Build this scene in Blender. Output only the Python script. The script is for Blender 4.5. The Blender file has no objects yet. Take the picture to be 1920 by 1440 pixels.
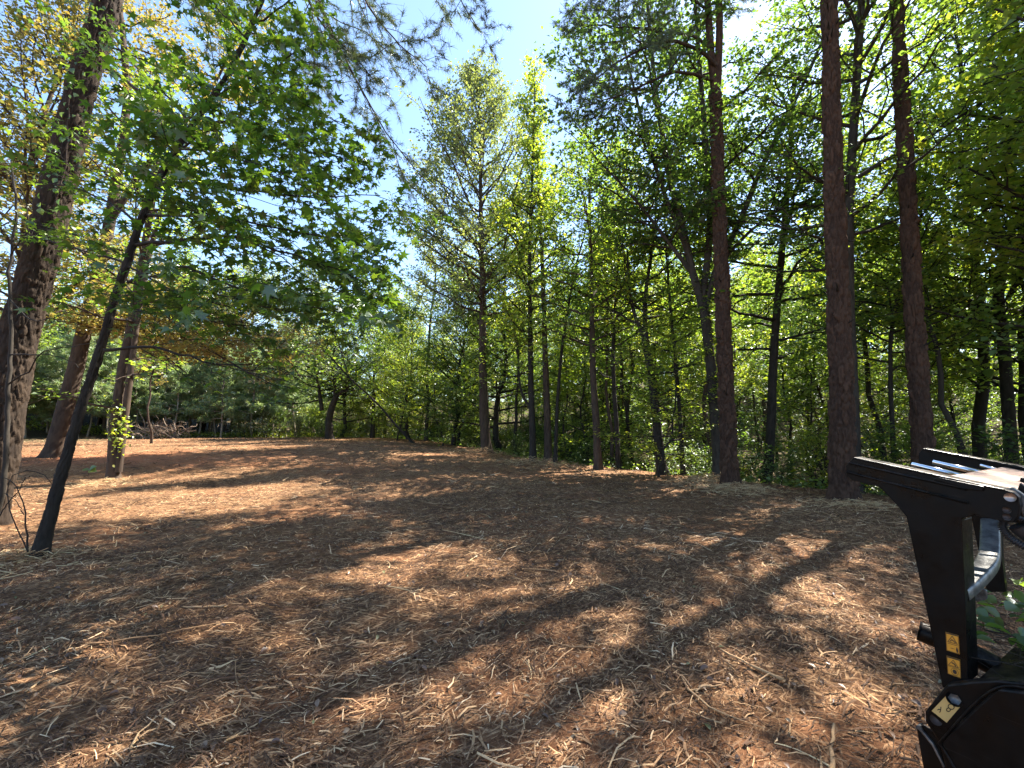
import bpy, math, random
import numpy as np
from mathutils import Vector, Matrix

R_ = math.radians
sc = bpy.context.scene
col = sc.collection

# ------------------------------------------------------------------ camera, sky, sun, exposure
F = 805.0                      # focal length in pixels of the 1920 px wide photograph
PITCH = R_(5.5)
CAM = np.array([0.0, 0.0, 1.6])
cd = bpy.data.cameras.new('camera')
cd.sensor_width = 36.0
cd.lens = 36.0 * F / 1920.0
cd.clip_start = 0.05
cd.clip_end = 2000
cam = bpy.data.objects.new('camera', cd)
cam.location = CAM
cam.rotation_euler = (R_(90) + PITCH, 0, 0)
col.objects.link(cam)
sc.camera = cam

SUN_AZ, SUN_EL = R_(53), R_(53)        # azimuth to the right of the view direction (+Y)
w = bpy.data.worlds.new('World')
sc.world = w
w.use_nodes = True
nt = w.node_tree
bg = nt.nodes['Background']
sky = nt.nodes.new('ShaderNodeTexSky')
sky.sky_type = 'NISHITA'
sky.sun_disc = False
sky.sun_elevation = SUN_EL
sky.sun_rotation = SUN_AZ
sky.air_density = 1.0
sky.dust_density = 0.35
sky.ozone_density = 2.2
nt.links.new(sky.outputs[0], bg.inputs[0])
bg.inputs[1].default_value = 0.097
ld = bpy.data.lights.new('sun', 'SUN')
ld.energy = 5.0
ld.angle = R_(0.5)
ld.color = (1.0, 0.93, 0.82)
sun = bpy.data.objects.new('sun', ld)
sdir = Vector((math.sin(SUN_AZ) * math.cos(SUN_EL), math.cos(SUN_AZ) * math.cos(SUN_EL), math.sin(SUN_EL)))
sun.rotation_euler = sdir.to_track_quat('Z', 'Y').to_euler()
sun.location = (20, 30, 40)
col.objects.link(sun)
vs = sc.view_settings
vs.view_transform = 'Standard'
vs.look = 'None'
vs.exposure = 2.25
vs.gamma = 1.0
vs.use_curve_mapping = False
sc.render.engine = 'CYCLES'
cy = sc.cycles
cy.max_bounces = 4
cy.diffuse_bounces = 3
cy.glossy_bounces = 2
cy.transmission_bounces = 6
cy.transparent_max_bounces = 4
cy.sample_clamp_indirect = 6.0
cy.use_denoising = True
cy.use_light_tree = False
cy.caustics_reflective = False
cy.caustics_refractive = False

# ------------------------------------------------------------------ small helpers
def ss(a, b, x):
    t = np.clip((np.asarray(x, float) - a) / (b - a), 0, 1)
    return t * t * (3 - 2 * t)

def ray(px, py):
    x = (px - 960.0) / F
    u = (720.0 - py) / F
    c, s = math.cos(PITCH), math.sin(PITCH)
    return np.array([x, c - s * u, s + c * u])

def at(px, py, depth):
    """the point seen at photograph pixel px, py, depth metres along +Y from the camera"""
    d = ray(px, py)
    return CAM + d * (depth / d[1])

def vnoise(x, y, seed=0):
    x = np.asarray(x, float); y = np.asarray(y, float)
    xi = np.floor(x).astype(np.int64); yi = np.floor(y).astype(np.int64)
    fx = x - xi; fy = y - yi
    fx = fx * fx * (3 - 2 * fx); fy = fy * fy * (3 - 2 * fy)
    def h(a, b):
        n = (a * 374761393 + b * 668265263 + seed * 974711) & 0x7fffffff
        n = ((n ^ (n >> 13)) * 1274126177) & 0x7fffffff
        return ((n ^ (n >> 16)) & 0xffff) / 65535.0
    return (h(xi, yi) * (1 - fx) + h(xi + 1, yi) * fx) * (1 - fy) + (h(xi, yi + 1) * (1 - fx) + h(xi + 1, yi + 1) * fx) * fy

def fbm(x, y, seed=0, oct=3):
    s = 0; a = 0.5
    for k in range(oct):
        s = s + a * vnoise(x * 2 ** k, y * 2 ** k, seed + k); a *= .5
    return s / (1 - .5 ** oct)

EY = np.array([-30, 0, 5, 9, 10.9, 12.9, 15.5, 18, 23.4, 30, 37, 44, 60, 160.0])
EX = np.array([17, 14, 11.5, 8.9, 7.2, 5.7, 4.2, 1.6, -1.4, -6.0, -11.5, -24, -50, -200.0])

def edge_s(x, y):
    """metres into the wood, right of the clearing's edge"""
    return (np.asarray(x, float) - np.interp(y, EY, EX)) * 0.72

def Z(x, y):
    x = np.asarray(x, float); y = np.asarray(y, float)
    s = edge_s(x, y)
    right = ss(30, 15, y)
    drop = np.minimum(0.30 * np.maximum(s - 0.3, 0), 3.4) * right
    drop = drop + np.minimum(0.05 * np.maximum(s, 0), 0.5) * (1 - right)
    bank = 5.0 * ss(24, 46, s) * ss(0, 20, x)
    rise = 0.55 * ss(9, 20, y) * ss(3, -8, x)
    und = (fbm(x * .35, y * .35, 3) - .5) * .16 + (fbm(x * 1.7, y * 1.7, 9) - .5) * .07
    und = und + 0.05 * np.exp(-((x + 1.7 + .12 * y) / .22) ** 2) * ss(2, 4, y) * ss(9, 6, y)
    far = ss(46, 95, np.hypot(x, y)) * 7.0
    near = ss(0.5, 3.0, np.hypot(x, y))
    return rise - drop + bank + und * near + far

def ground(px, py):
    d = ray(px, py)
    d = d / d[1]
    t = 1.5
    while t < 120:
        p = CAM + d * t
        if p[2] <= Z(p[0], p[1]):
            break
        t += .02
    return np.array([p[0], p[1], float(Z(p[0], p[1]))])

def nrm(v):
    return v / np.maximum(np.linalg.norm(v, axis=-1, keepdims=True), 1e-9)

def mesh_np(name, V, faces, attrs=None, smooth=False, uv=None):
    """faces: list of (M,k) int arrays"""
    me = bpy.data.meshes.new(name)
    V = np.ascontiguousarray(V, dtype=np.float32)
    me.vertices.add(len(V))
    me.vertices.foreach_set('co', V.ravel())
    fl = [np.asarray(f, dtype=np.int32) for f in faces if len(f)]
    loops = np.concatenate([f.ravel() for f in fl])
    sizes = np.concatenate([np.full(len(f), f.shape[1], np.int32) for f in fl])
    starts = np.concatenate([[0], np.cumsum(sizes)[:-1]]).astype(np.int32)
    me.loops.add(len(loops))
    me.loops.foreach_set('vertex_index', loops)
    me.polygons.add(len(sizes))
    me.polygons.foreach_set('loop_start', starts)
    me.polygons.foreach_set('loop_total', sizes)
    if smooth:
        me.polygons.foreach_set('use_smooth', np.ones(len(sizes), bool))
    for k, (dom, a) in (attrs or {}).items():
        at_ = me.attributes.new(k, 'FLOAT', dom)
        at_.data.foreach_set('value', np.ascontiguousarray(a, dtype=np.float32))
    me.update(calc_edges=True)
    return me

def link(name, me, mat=None, parent=None, loc=None):
    o = bpy.data.objects.new(name, me)
    if mat is not None and me is not None:
        if len(me.materials) == 0:
            me.materials.append(mat)
        elif me.materials[0] is not mat:
            o.material_slots[0].link = 'OBJECT'
            o.material_slots[0].material = mat
    col.objects.link(o)
    if parent is not None:
        o.parent = parent
    if loc is not None:
        o.location = loc
    return o

def tag(o, label=None, cat=None, group=None, kind=None):
    if label: o['label'] = label
    if cat: o['category'] = cat
    if group: o['group'] = group
    if kind: o['kind'] = kind
    return o

def empty(name, loc, label, cat, group=None, rz=0):
    o = bpy.data.objects.new(name, None)
    o.empty_display_size = .2
    o.location = loc
    o.rotation_euler = (0, 0, rz)
    col.objects.link(o)
    return tag(o, label, cat, group)

class Bag:
    """collects pieces of geometry for one mesh"""
    def __init__(s): s.V = []; s.F = {}; s.A = {}; s.n = 0
    def add(s, V, F, **att):
        V = np.asarray(V, float).reshape(-1, 3); F = np.asarray(F)
        s.V.append(V)
        s.F.setdefault(F.shape[1], []).append((F + s.n, att))
        s.n += len(V)
    def mesh(s, name, smooth=False):
        faces = []; att = {}
        for k in sorted(s.F):
            faces.append(np.concatenate([f for f, _ in s.F[k]]))
        keys = set(a for k in s.F for _, at_ in s.F[k] for a in at_)
        for key in keys:
            vals = []
            for k in sorted(s.F):
                for f, at_ in s.F[k]:
                    v = at_.get(key, .5)
                    vals.append(np.broadcast_to(np.asarray(v, float), (len(f),)))
            att[key] = ('FACE', np.concatenate(vals))
        return mesh_np(name, np.concatenate(s.V), faces, att, smooth)

def tubes(P, Rr, S):
    """P (B,K,3), Rr (B,K) -> V, F of B tubes with S sides and closed tips"""
    P = np.asarray(P, float); Rr = np.asarray(Rr, float)
    B, K, _ = P.shape
    T = np.empty_like(P)
    T[:, 1:-1] = P[:, 2:] - P[:, :-2]; T[:, 0] = P[:, 1] - P[:, 0]; T[:, -1] = P[:, -1] - P[:, -2]
    T = nrm(T)
    mean = nrm(P[:, -1] - P[:, 0])
    ref = np.where(np.abs(mean[:, 2:3]) > .8, np.array([[1., 0, 0]]), np.array([[0, 0, 1.]]))[:, None, :]
    A = nrm(np.cross(T, np.broadcast_to(ref, T.shape)))
    Bn = np.cross(T, A)
    th = np.arange(S) * 2 * math.pi / S
    V = P[:, :, None, :] + Rr[:, :, None, None] * (A[:, :, None, :] * np.cos(th)[None, None, :, None] + Bn[:, :, None, :] * np.sin(th)[None, None, :, None])
    V = V.reshape(-1, 3)
    b = np.arange(B)[:, None, None] * K * S; k = np.arange(K - 1)[None, :, None] * S; s_ = np.arange(S)[None, None, :]; s2 = (s_ + 1) % S
    Fq = np.stack([b + k + s_, b + k + S + s_, b + k + S + s2, b + k + s2], -1).reshape(-1, 4)
    return V, Fq

def resample(pts, n):
    pts = np.asarray(pts, float)
    if len(pts) == 2:
        t = np.linspace(0, 1, n)[:, None]
        return pts[0] * (1 - t) + pts[1] * t
    # Catmull-Rom through the points, equal arc steps
    p = np.vstack([2 * pts[0] - pts[1], pts, 2 * pts[-1] - pts[-2]])
    out = []
    for i in range(1, len(p) - 2):
        t = np.linspace(0, 1, 12, endpoint=False)[:, None]
        a, b, c, d = p[i - 1], p[i], p[i + 1], p[i + 2]
        out.append(.5 * ((2 * b) + (c - a) * t + (2 * a - 5 * b + 4 * c - d) * t ** 2 + (3 * b - a - 3 * c + d) * t ** 3))
    out = np.vstack(out + [pts[-1:]])
    s = np.concatenate([[0], np.cumsum(np.linalg.norm(np.diff(out, axis=0), axis=1))])
    q = np.linspace(0, s[-1], n)
    return np.stack([np.interp(q, s, out[:, i]) for i in range(out.shape[1])], 1)

# ------------------------------------------------------------------ materials
def new_mat(name):
    m = bpy.data.materials.new(name)
    m.use_nodes = True
    n = m.node_tree
    n.nodes.clear()
    out = n.nodes.new('ShaderNodeOutputMaterial')
    return m, n, out

def ramp(n, fac, stops):
    r = n.nodes.new('ShaderNodeValToRGB')
    e = r.color_ramp.elements
    e[0].position, e[0].color = stops[0][0], (*stops[0][1], 1)
    e[1].position, e[1].color = stops[-1][0], (*stops[-1][1], 1)
    for p, c in stops[1:-1]:
        x = e.new(p); x.color = (*c, 1)
    n.links.new(fac, r.inputs[0])
    return r.outputs[0]

def noise(n, vec, scale, detail=3, rough=.55, mapping=None):
    t = n.nodes.new('ShaderNodeTexNoise')
    t.inputs['Scale'].default_value = scale
    t.inputs['Detail'].default_value = detail
    t.inputs['Roughness'].default_value = rough
    if mapping is not None:
        mp = n.nodes.new('ShaderNodeMapping')
        mp.inputs['Scale'].default_value = mapping[0]
        if len(mapping) > 1: mp.inputs['Rotation'].default_value = mapping[1]
        n.links.new(vec, mp.inputs[0]); vec = mp.outputs[0]
    n.links.new(vec, t.inputs[0])
    return t.outputs[0]

def mixc(n, fac, a, b, mode='MIX'):
    m = n.nodes.new('ShaderNodeMix')
    m.data_type = 'RGBA'; m.blend_type = mode
    for i, v in ((0, fac), (6, a), (7, b)):
        if isinstance(v, (int, float)): m.inputs[i].default_value = v
        elif isinstance(v, tuple): m.inputs[i].default_value = (*v, 1)
        else: n.links.new(v, m.inputs[i])
    return m.outputs[2]

def math_(n, op, a, b=None):
    m = n.nodes.new('ShaderNodeMath'); m.operation = op
    for i, v in enumerate((a, b)):
        if v is None: continue
        if isinstance(v, (int, float)): m.inputs[i].default_value = v
        else: n.links.new(v, m.inputs[i])
    return m.outputs[0]

def attr(n, name):
    a = n.nodes.new('ShaderNodeAttribute'); a.attribute_name = name
    return a.outputs['Fac']

def leaf_mat(name, stops, trans, tw=.5, gloss=.055, tree_var=.25):
    """thin leaf: diffuse + translucent + a little sheen; colour by leaf and by tree"""
    m, n, out = new_mat(name)
    oi = n.nodes.new('ShaderNodeObjectInfo')
    f = math_(n, 'ADD', attr(n, 'rnd'), math_(n, 'MULTIPLY', math_(n, 'SUBTRACT', oi.outputs['Random'], .5), tree_var))
    c = ramp(n, f, stops)
    d = n.nodes.new('ShaderNodeBsdfDiffuse'); n.links.new(c, d.inputs[0])
    t = n.nodes.new('ShaderNodeBsdfTranslucent')
    n.links.new(mixc(n, 1.0, c, trans, 'MULTIPLY'), t.inputs[0])
    mx = n.nodes.new('ShaderNodeMixShader'); mx.inputs[0].default_value = tw
    n.links.new(d.outputs[0], mx.inputs[1]); n.links.new(t.outputs[0], mx.inputs[2])
    g = n.nodes.new('ShaderNodeBsdfGlossy'); g.inputs['Roughness'].default_value = .42
    g.inputs[0].default_value = (.9, .95, 1, 1)
    mg = n.nodes.new('ShaderNodeMixShader'); mg.inputs[0].default_value = gloss
    n.links.new(mx.outputs[0], mg.inputs[1]); n.links.new(g.outputs[0], mg.inputs[2])
    n.links.new(mg.outputs[0], out.inputs[0])
    return m

def prin(name, color=(.5, .5, .5), rough=.6, metal=0, bump=None, spec=.5):
    m, n, out = new_mat(name)
    b = n.nodes.new('ShaderNodeBsdfPrincipled')
    b.inputs['Base Color'].default_value = (*color, 1)
    b.inputs['Roughness'].default_value = rough
    b.inputs['Metallic'].default_value = metal
    b.inputs['Specular IOR Level'].default_value = spec
    n.links.new(b.outputs[0], out.inputs[0])
    return m, n, b

def bump(n, b, h, strength, dist):
    u = n.nodes.new('ShaderNodeBump')
    u.inputs['Strength'].default_value = strength; u.inputs['Distance'].default_value = dist
    n.links.new(h, u.inputs['Height']); n.links.new(u.outputs[0], b.inputs['Normal'])

TR = (2.4, 2.45, 0.9)
M = {}
M['leaf_deep'] = leaf_mat('leaf_deep', [(0, (0.047, 0.084, 0.026)), (.5, (0.074, 0.124, 0.035)), (.95, (0.127, 0.173, 0.042))], (2.35, 2.45, .9))
M['leaf_mid'] = leaf_mat('leaf_mid', [(0, (0.073, 0.116, 0.029)), (.55, (0.112, 0.168, 0.042)), (.97, (0.191, 0.223, 0.050))], (2.35, 2.45, .9))
M['leaf_bright'] = leaf_mat('leaf_bright', [(0, (0.111, 0.157, 0.024)), (.6, (0.153, 0.203, 0.034)), (.97, (0.244, 0.242, 0.040))], TR, .55)
M['leaf_grey'] = leaf_mat('leaf_grey', [(0, (0.090, 0.113, 0.058)), (.6, (0.138, 0.163, 0.080)), (.97, (0.212, 0.212, 0.089))], TR, .42, .09)
M['leaf_olive'] = leaf_mat('leaf_olive', [(0, (.11, .12, .04)), (.5, (.18, .165, .055)), (.95, (.26, .19, .07))], (1.8, 1.75, .8), .48)
M['leaf_star'] = leaf_mat('leaf_star', [(0, (0.037, 0.073, 0.016)), (.6, (0.068, 0.117, 0.021)), (.95, (0.137, 0.184, 0.028))], (2.1, 2.3, .8), .5, .06, 0.5)
M['dead_leaf'] = leaf_mat('dead_leaf', [(0, (.07, .04, .025)), (.5, (.20, .11, .06)), (.85, (.34, .22, .12)), (1, (.10, .13, .04))], (1.2, 1.1, 1), .2, .04)
M['needle'] = leaf_mat('needle', [(0, (0.061, 0.079, 0.037)), (.6, (0.085, 0.110, 0.049)), (.97, (0.134, 0.146, 0.067))], (1.4, 1.6, .8), .3, .06)
M['needle_young'] = leaf_mat('needle_young', [(0, (.14, .20, .09)), (.6, (.20, .27, .12)), (.97, (.28, .31, .14))], (1.6, 1.7, 1.1), .45, .06)

def bark(name, c0, c1, c2, zs=.25, scale=14, bumpd=.012, rough=.9):
    m, n, b = prin(name, rough=rough, spec=.2)
    tc = n.nodes.new('ShaderNodeTexCoord').outputs['Object']
    v1 = noise(n, tc, scale, 5, .65, ((1, 1, zs),))
    v2 = noise(n, tc, 1.7, 3, .5)
    c = ramp(n, v1, [(.3, c0), (.5, c1), (.72, c2)])
    c = mixc(n, math_(n, 'MULTIPLY', v2, .5), c, tuple(.6 * x + .02 for x in c1))
    tone = attr(n, 'tone')
    c = mixc(n, math_(n, 'MULTIPLY', tone, .85), c, c2)
    n.links.new(c, b.inputs['Base Color'])
    bump(n, b, v1, .7, bumpd)
    return m
M['bark_pine'] = bark('bark_pine', (0.015, 0.007, 0.004), (0.037, 0.019, 0.011), (0.085, 0.048, 0.030), .45, 26, .010)
M['bark_old_pine'] = bark('bark_old_pine', (0.009, 0.005, 0.004), (0.022, 0.014, 0.009), (0.051, 0.034, 0.022), .45, 26, .010)
M['bark_dark'] = bark('bark_dark', (0.010, 0.007, 0.006), (0.020, 0.016, 0.012), (0.044, 0.036, 0.029))
M['bark_grey'] = bark('bark_grey', (0.015, 0.012, 0.010), (0.034, 0.027, 0.020), (0.065, 0.054, 0.042))
M['bark_brown'] = bark('bark_brown', (0.020, 0.012, 0.009), (0.042, 0.027, 0.019), (0.082, 0.058, 0.041))
M['brush_wood'] = bark('brush_wood', (.12, .08, .055), (.23, .165, .115), (.36, .275, .20), 1, 20)
M['bark_twig'] = bark('bark_twig', (.10, .085, .065), (.20, .17, .13), (.30, .26, .20), 1, 20)

def wood(name, stops):
    m, n, b = prin(name, rough=.8, spec=.25)
    c = ramp(n, attr(n, 'rnd'), stops)
    tc = n.nodes.new('ShaderNodeTexCoord').outputs['Object']
    v = noise(n, tc, 60, 2)
    c = mixc(n, .45, c, ramp(n, v, [(.3, (.45, .42, .4)), (.7, (1, 1, 1))]), 'MULTIPLY')
    n.links.new(c, b.inputs['Base Color'])
    return m
M['chips'] = wood('wood_chips', [(0, (0.056, 0.029, 0.015)), (.35, (0.154, 0.078, 0.040)), (.6, (0.391, 0.222, 0.108)), (.85, (0.637, 0.415, 0.216)), (1, (0.760, 0.560, 0.343))])
M['splinter'] = wood('wood_splinter', [(0, (0.217, 0.121, 0.059)), (.5, (0.520, 0.316, 0.157)), (1, (0.776, 0.604, 0.328))])

# ground: mulch over red clay; forest floor beyond the edge by the clearing's own outline (attribute wood)
m, n, b = prin('mulch_ground', rough=.95, spec=.1)
tc = n.nodes.new('ShaderNodeTexCoord').outputs['Object']
fibre = None
for k, (ang, scl) in enumerate(((.35, 1), (-.6, 1.25), (1.3, .85), (2.2, 1.1))):
    mp = n.nodes.new('ShaderNodeMapping'); mp.inputs['Rotation'].default_value = (0, 0, ang)
    n.links.new(tc, mp.inputs[0])
    v = noise(n, mp.outputs[0], 48 * scl, 2, .5, ((.16, 1.0, 1),))
    fibre = v if fibre is None else math_(n, 'MAXIMUM', fibre, v)
fine = noise(n, tc, 70, 4, .75)
big = noise(n, tc, .45, 4, .6)
med = noise(n, tc, 2.3, 4, .6)
straw = ramp(n, fibre, [(.5, (0.056, 0.029, 0.015)), (.6, (0.165, 0.089, 0.044)), (.7, (0.432, 0.265, 0.138)), (.82, (0.597, 0.394, 0.216))])
soil = ramp(n, fine, [(.3, (0.072, 0.030, 0.013)), (.6, (0.170, 0.074, 0.032)), (.8, (0.263, 0.124, 0.055))])
clayf = ramp(n, math_(n, 'ADD', math_(n, 'MULTIPLY', big, .7), math_(n, 'MULTIPLY', med, .3)), [(.46, (0, 0, 0)), (.6, (1, 1, 1))])
c = mixc(n, math_(n, 'ADD', math_(n, 'MULTIPLY', clayf, .45), .15), straw, soil)
red = attr(n, 'clay')
c = mixc(n, red, c, ramp(n, fine, [(.3, (0.250, 0.094, 0.044)), (.7, (0.450, 0.181, 0.088))]))
litter = ramp(n, noise(n, tc, 14, 4, .7), [(.3, (.035, .03, .017)), (.5, (.09, .06, .035)), (.62, (.06, .08, .025)), (.75, (.16, .11, .06))])
c = mixc(n, attr(n, 'wood'), c, litter)
n.links.new(c, b.inputs['Base Color'])
bump(n, b, math_(n, 'ADD', fibre, math_(n, 'MULTIPLY', fine, .4)), .9, .025)
M['ground'] = m

M['black'], n, b = prin('black_steel', (.004, .004, .004), .38, 0, spec=.16)
tc = n.nodes.new('ShaderNodeTexCoord').outputs['Object']
n.links.new(ramp(n, noise(n, tc, 9, 5, .7), [(.35, (.24, .24, .24)), (.7, (.6, .6, .6))]), b.inputs['Roughness'])
ge = n.nodes.new('ShaderNodeNewGeometry'); sx = n.nodes.new('ShaderNodeSeparateXYZ'); n.links.new(ge.outputs['Normal'], sx.inputs[0])
dust = math_(n, 'MULTIPLY', ramp(n, noise(n, tc, 26, 6, .8), [(.42, (0, 0, 0)), (.75, (1, 1, 1))]), math_(n, 'ADD', math_(n, 'MULTIPLY', math_(n, 'MAXIMUM', sx.outputs[2], 0.0), .75), .05))
scr = ramp(n, noise(n, tc, 30, 3, .6, ((.12, .12, 3.0),)), [(.66, (0, 0, 0)), (.72, (1, 1, 1))])
cc = mixc(n, math_(n, 'MULTIPLY', scr, .25), (.002, .002, .002), (.04, .036, .032))
n.links.new(mixc(n, dust, cc, (.10, .066, .044)), b.inputs['Base Color'])
M['chrome'], _, _ = prin('chrome_rod', (.62, .64, .66), .16, 1)
M['steel'], n, b = prin('worn_grey_steel', (.26, .26, .25), .45, .6)
tc = n.nodes.new('ShaderNodeTexCoord').outputs['Object']
n.links.new(ramp(n, noise(n, tc, 18, 5, .7), [(.35, (.06, .06, .06)), (.6, (.20, .20, .19)), (.8, (.28, .23, .18))]), b.inputs['Base Color'])
M['sunlit_plate'], n, b = prin('sunlit_top_plate', (.30, .22, .18), .42, .35)  # pink brightened to carry the sunlight on the top plate
tc = n.nodes.new('ShaderNodeTexCoord').outputs['Object']
n.links.new(ramp(n, noise(n, tc, 10, 6, .75, ((1, 6, 1),)), [(.3, (.13, .085, .07)), (.55, (.36, .25, .20)), (.75, (.48, .36, .30))]), b.inputs['Base Color'])
M['orange'], _, _ = prin('decal_orange', (.62, .27, .02), .5)
M['decal_black'], _, _ = prin('decal_print', (.03, .015, .008), .6)
M['paper'], _, _ = prin('tag_paper', (.55, .36, .12), .7)
M['rubber'], _, _ = prin('hose_rubber', (.02, .02, .022), .55)
M['copper'], _, _ = prin('pin_metal', (.42, .31, .24), .35, .8)

# ------------------------------------------------------------------ ground
def axis(lo, hi, fine_lo, fine_hi, step, n_out):
    mid = np.arange(fine_lo, fine_hi + 1e-6, step)
    a = fine_lo - (np.linspace(0, 1, n_out)[1:] ** 2.2) * (fine_lo - lo)
    c = fine_hi + (np.linspace(0, 1, n_out)[1:] ** 2.2) * (hi - fine_hi)
    return np.concatenate([a[::-1], mid, c])
gx = axis(-400, 400, -16, 14, .14, 60)
gy = axis(-300, 600, .5, 26, .14, 60)
GX, GY = np.meshgrid(gx, gy)
GZ = Z(GX, GY)
rough_ = (fbm(GX * 5, GY * 5, 31, 3) - .5) * .045
GZ = GZ + rough_ * ss(30, 10, np.hypot(GX, GY))
nx, ny = len(gx), len(gy)
idx = np.arange(nx * ny).reshape(ny, nx)
Fq = np.stack([idx[:-1, :-1], idx[:-1, 1:], idx[1:, 1:], idx[1:, :-1]], -1).reshape(-1, 4)
woodm = np.clip(ss(.2, 1.6, edge_s(GX, GY) + (fbm(GX, GY, 5) - .5) * 1.2), 0, 1)
woodm = np.maximum(woodm, ss(37, 40, GY))
woodm = np.maximum(woodm, ss(-30, -34, GX - .1 * GY))
c1 = ground(370, 862)
clay = np.exp(-(((GX - c1[0] + 3) / 5.5) ** 2 + ((GY - c1[1]) / 1.6) ** 2)) * (.4 + .9 * fbm(GX * 1.3, GY * 2.5, 77))
clay = clay + .16 * ss(.56, .72, fbm(GX * .55 + 4, GY * .9, 15)) * (.5 + .8 * fbm(GX * 3, GY * 3, 16))
me = mesh_np('ground', np.stack([GX, GY, GZ], -1).reshape(-1, 3), [Fq],
             {'wood': ('POINT', woodm.ravel()), 'clay': ('POINT', np.clip(clay, 0, 1).ravel())}, True)
tag(link('ground', me, M['ground']), kind='structure')
def ZZ(x, y):
    """ground with its fine roughness"""
    x = np.asarray(x, float); y = np.asarray(y, float)
    return Z(x, y) + (fbm(x * 5, y * 5, 31, 3) - .5) * .045 * ss(30, 10, np.hypot(x, y))

# ------------------------------------------------------------------ leaves and trees
KITE_V = np.array([[0, 0, 0], [.36, .45, .10], [0, 1, -.06], [-.36, .45, .10]])
KITE_F = np.array([[0, 1, 2], [0, 2, 3]])
def star():
    tips = [(90, 1.0), (32, .88), (-32, .60), (212, .60), (148, .88)]
    V = [(0, .38, .03)]
    ang = [-32, 32, 90, 148, 212]; ln = [.60, .88, 1.0, .88, .60]
    ring = []
    for i, (a, l) in enumerate(zip(ang, ln)):
        ring.append((l * .62 * math.cos(R_(a)), .38 + l * .62 * math.sin(R_(a)), -.07))
        if i < 4:
            am = (a + ang[i + 1]) / 2
            ring.append((.22 * math.cos(R_(am)), .38 + .22 * math.sin(R_(am)), .035))
    ring.append((0, .2, .03))
    V += ring
    k = len(ring)
    return np.array(V), np.array([[0, 1 + i, 1 + (i + 1) % k] for i in range(k)])
STAR_V, STAR_F = star()
def oval():
    V = [(0, 0, 0), (.20, .22, .05), (.30, .48, .07), (.2, .76, .04), (0, 1, -.07), (-.2, .76, .04), (-.30, .48, .07), (-.20, .22, .05), (0, .5, 0)]
    F = [(8, i, (i + 1) % 8) for i in range(8)]
    return np.array(V), np.array(F)
OVAL_V, OVAL_F = oval()

def scatter(bag, P, size, rng, tv=KITE_V, tf=KITE_F, flat=.8, out=None, droop=.2, rnd=None):
    """put one leaf at each point: facing mostly up by flat, pointing along out"""
    N = len(P)
    if N == 0: return
    nn = rng.normal(size=(N, 3)); nn[:, 2] = np.abs(nn[:, 2]) + flat * 1.6
    nn = nrm(nn)
    a = rng.normal(size=(N, 3))
    if out is not None: a = a * .7 + out * 1.3
    a[:, 2] -= droop
    a = nrm(a - nn * np.sum(a * nn, 1, keepdims=True))
    bb = np.cross(a, nn)
    s = (size * np.exp(rng.normal(0, .25, N)))[:, None, None]
    V = P[:, None, :] + s * (tv[None, :, 0:1] * bb[:, None, :] + tv[None, :, 1:2] * a[:, None, :] + tv[None, :, 2:3] * nn[:, None, :])
    Fi = (np.arange(N)[:, None, None] * len(tv) + tf[None]).reshape(-1, 3)
    r = rng.random(N) if rnd is None else rnd
    bag.add(V.reshape(-1, 3), Fi, rnd=np.repeat(r, len(tf)))

def tufts(bag, P, D, rng, n=12, length=.17, width=.007, spread=.75, rnd=None):
    """pine needle tufts at P pointing along D"""
    N = len(P)
    if N == 0: return
    d = nrm(D[:, None, :] * .75 + rng.normal(size=(N, n, 3)) * spread)
    L = length * (.7 + .5 * rng.random((N, n, 1)))
    side = nrm(np.cross(d, rng.normal(size=(N, n, 3)))) * width
    p = P[:, None, :] - D[:, None, :] * (rng.random((N, n, 1)) * length * .7)
    tip = p + d * L; tip[:, :, 2] -= .12 * L[:, :, 0]
    V = np.stack([p - side, p + side, tip], 2).reshape(-1, 3)
    Fi = np.arange(N * n * 3).reshape(-1, 3)
    r = rng.random(N) if rnd is None else rnd
    bag.add(V, Fi, rnd=np.repeat(r, n))

def along(poly, t):
    """points and directions at fractions t of a polyline"""
    K = len(poly)
    x = np.clip(np.asarray(t) * (K - 1), 0, K - 1.001)
    i = x.astype(int); f = (x - i)[:, None]
    return poly[i] * (1 - f) + poly[i + 1] * f, nrm(poly[i + 1] - poly[i])

def limbs(poly, rad, n, t0, t1, prof, Lmax, e0, e1, rng, K=7, curve=.25, wand=.10, az=None):
    """n limbs leaving polyline poly between t0 and t1; returns points (n,K,3), radii (n,K), lengths"""
    t = np.sort(t0 + (t1 - t0) * (np.arange(n) + rng.random(n)) / n)
    S, _ = along(poly, t)
    r0 = np.interp(t, np.linspace(0, 1, len(rad)), rad)
    h = (t - t0) / max(t1 - t0, 1e-6)
    a = (np.arange(n) * 2.39996 + rng.random() * 6.28 + rng.normal(0, .35, n)) if az is None else rng.uniform(az[0], az[1], n)
    e = e0 + (e1 - e0) * h + rng.normal(0, .12, n)
    L = Lmax * prof(h) * rng.uniform(.75, 1.15, n)
    D = np.stack([np.cos(a) * np.cos(e), np.sin(a) * np.cos(e), np.sin(e)], 1)
    u = np.linspace(0, 1, K)
    P = S[:, None, :] + L[:, None, None] * D[:, None, :] * u[None, :, None]
    P[:, :, 2] += (L * curve)[:, None] * (u ** 2)[None]
    wv = np.cumsum(rng.normal(0, 1, (n, K, 3)), 1); wv -= wv[:, :1]
    P = P + wv * (L * wand / K)[:, None, None] * 1.6
    Rr = np.minimum(r0 * .55, .012 + L * .014)[:, None] * (1 - .85 * u)[None] + .004
    return P, Rr, L

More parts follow.
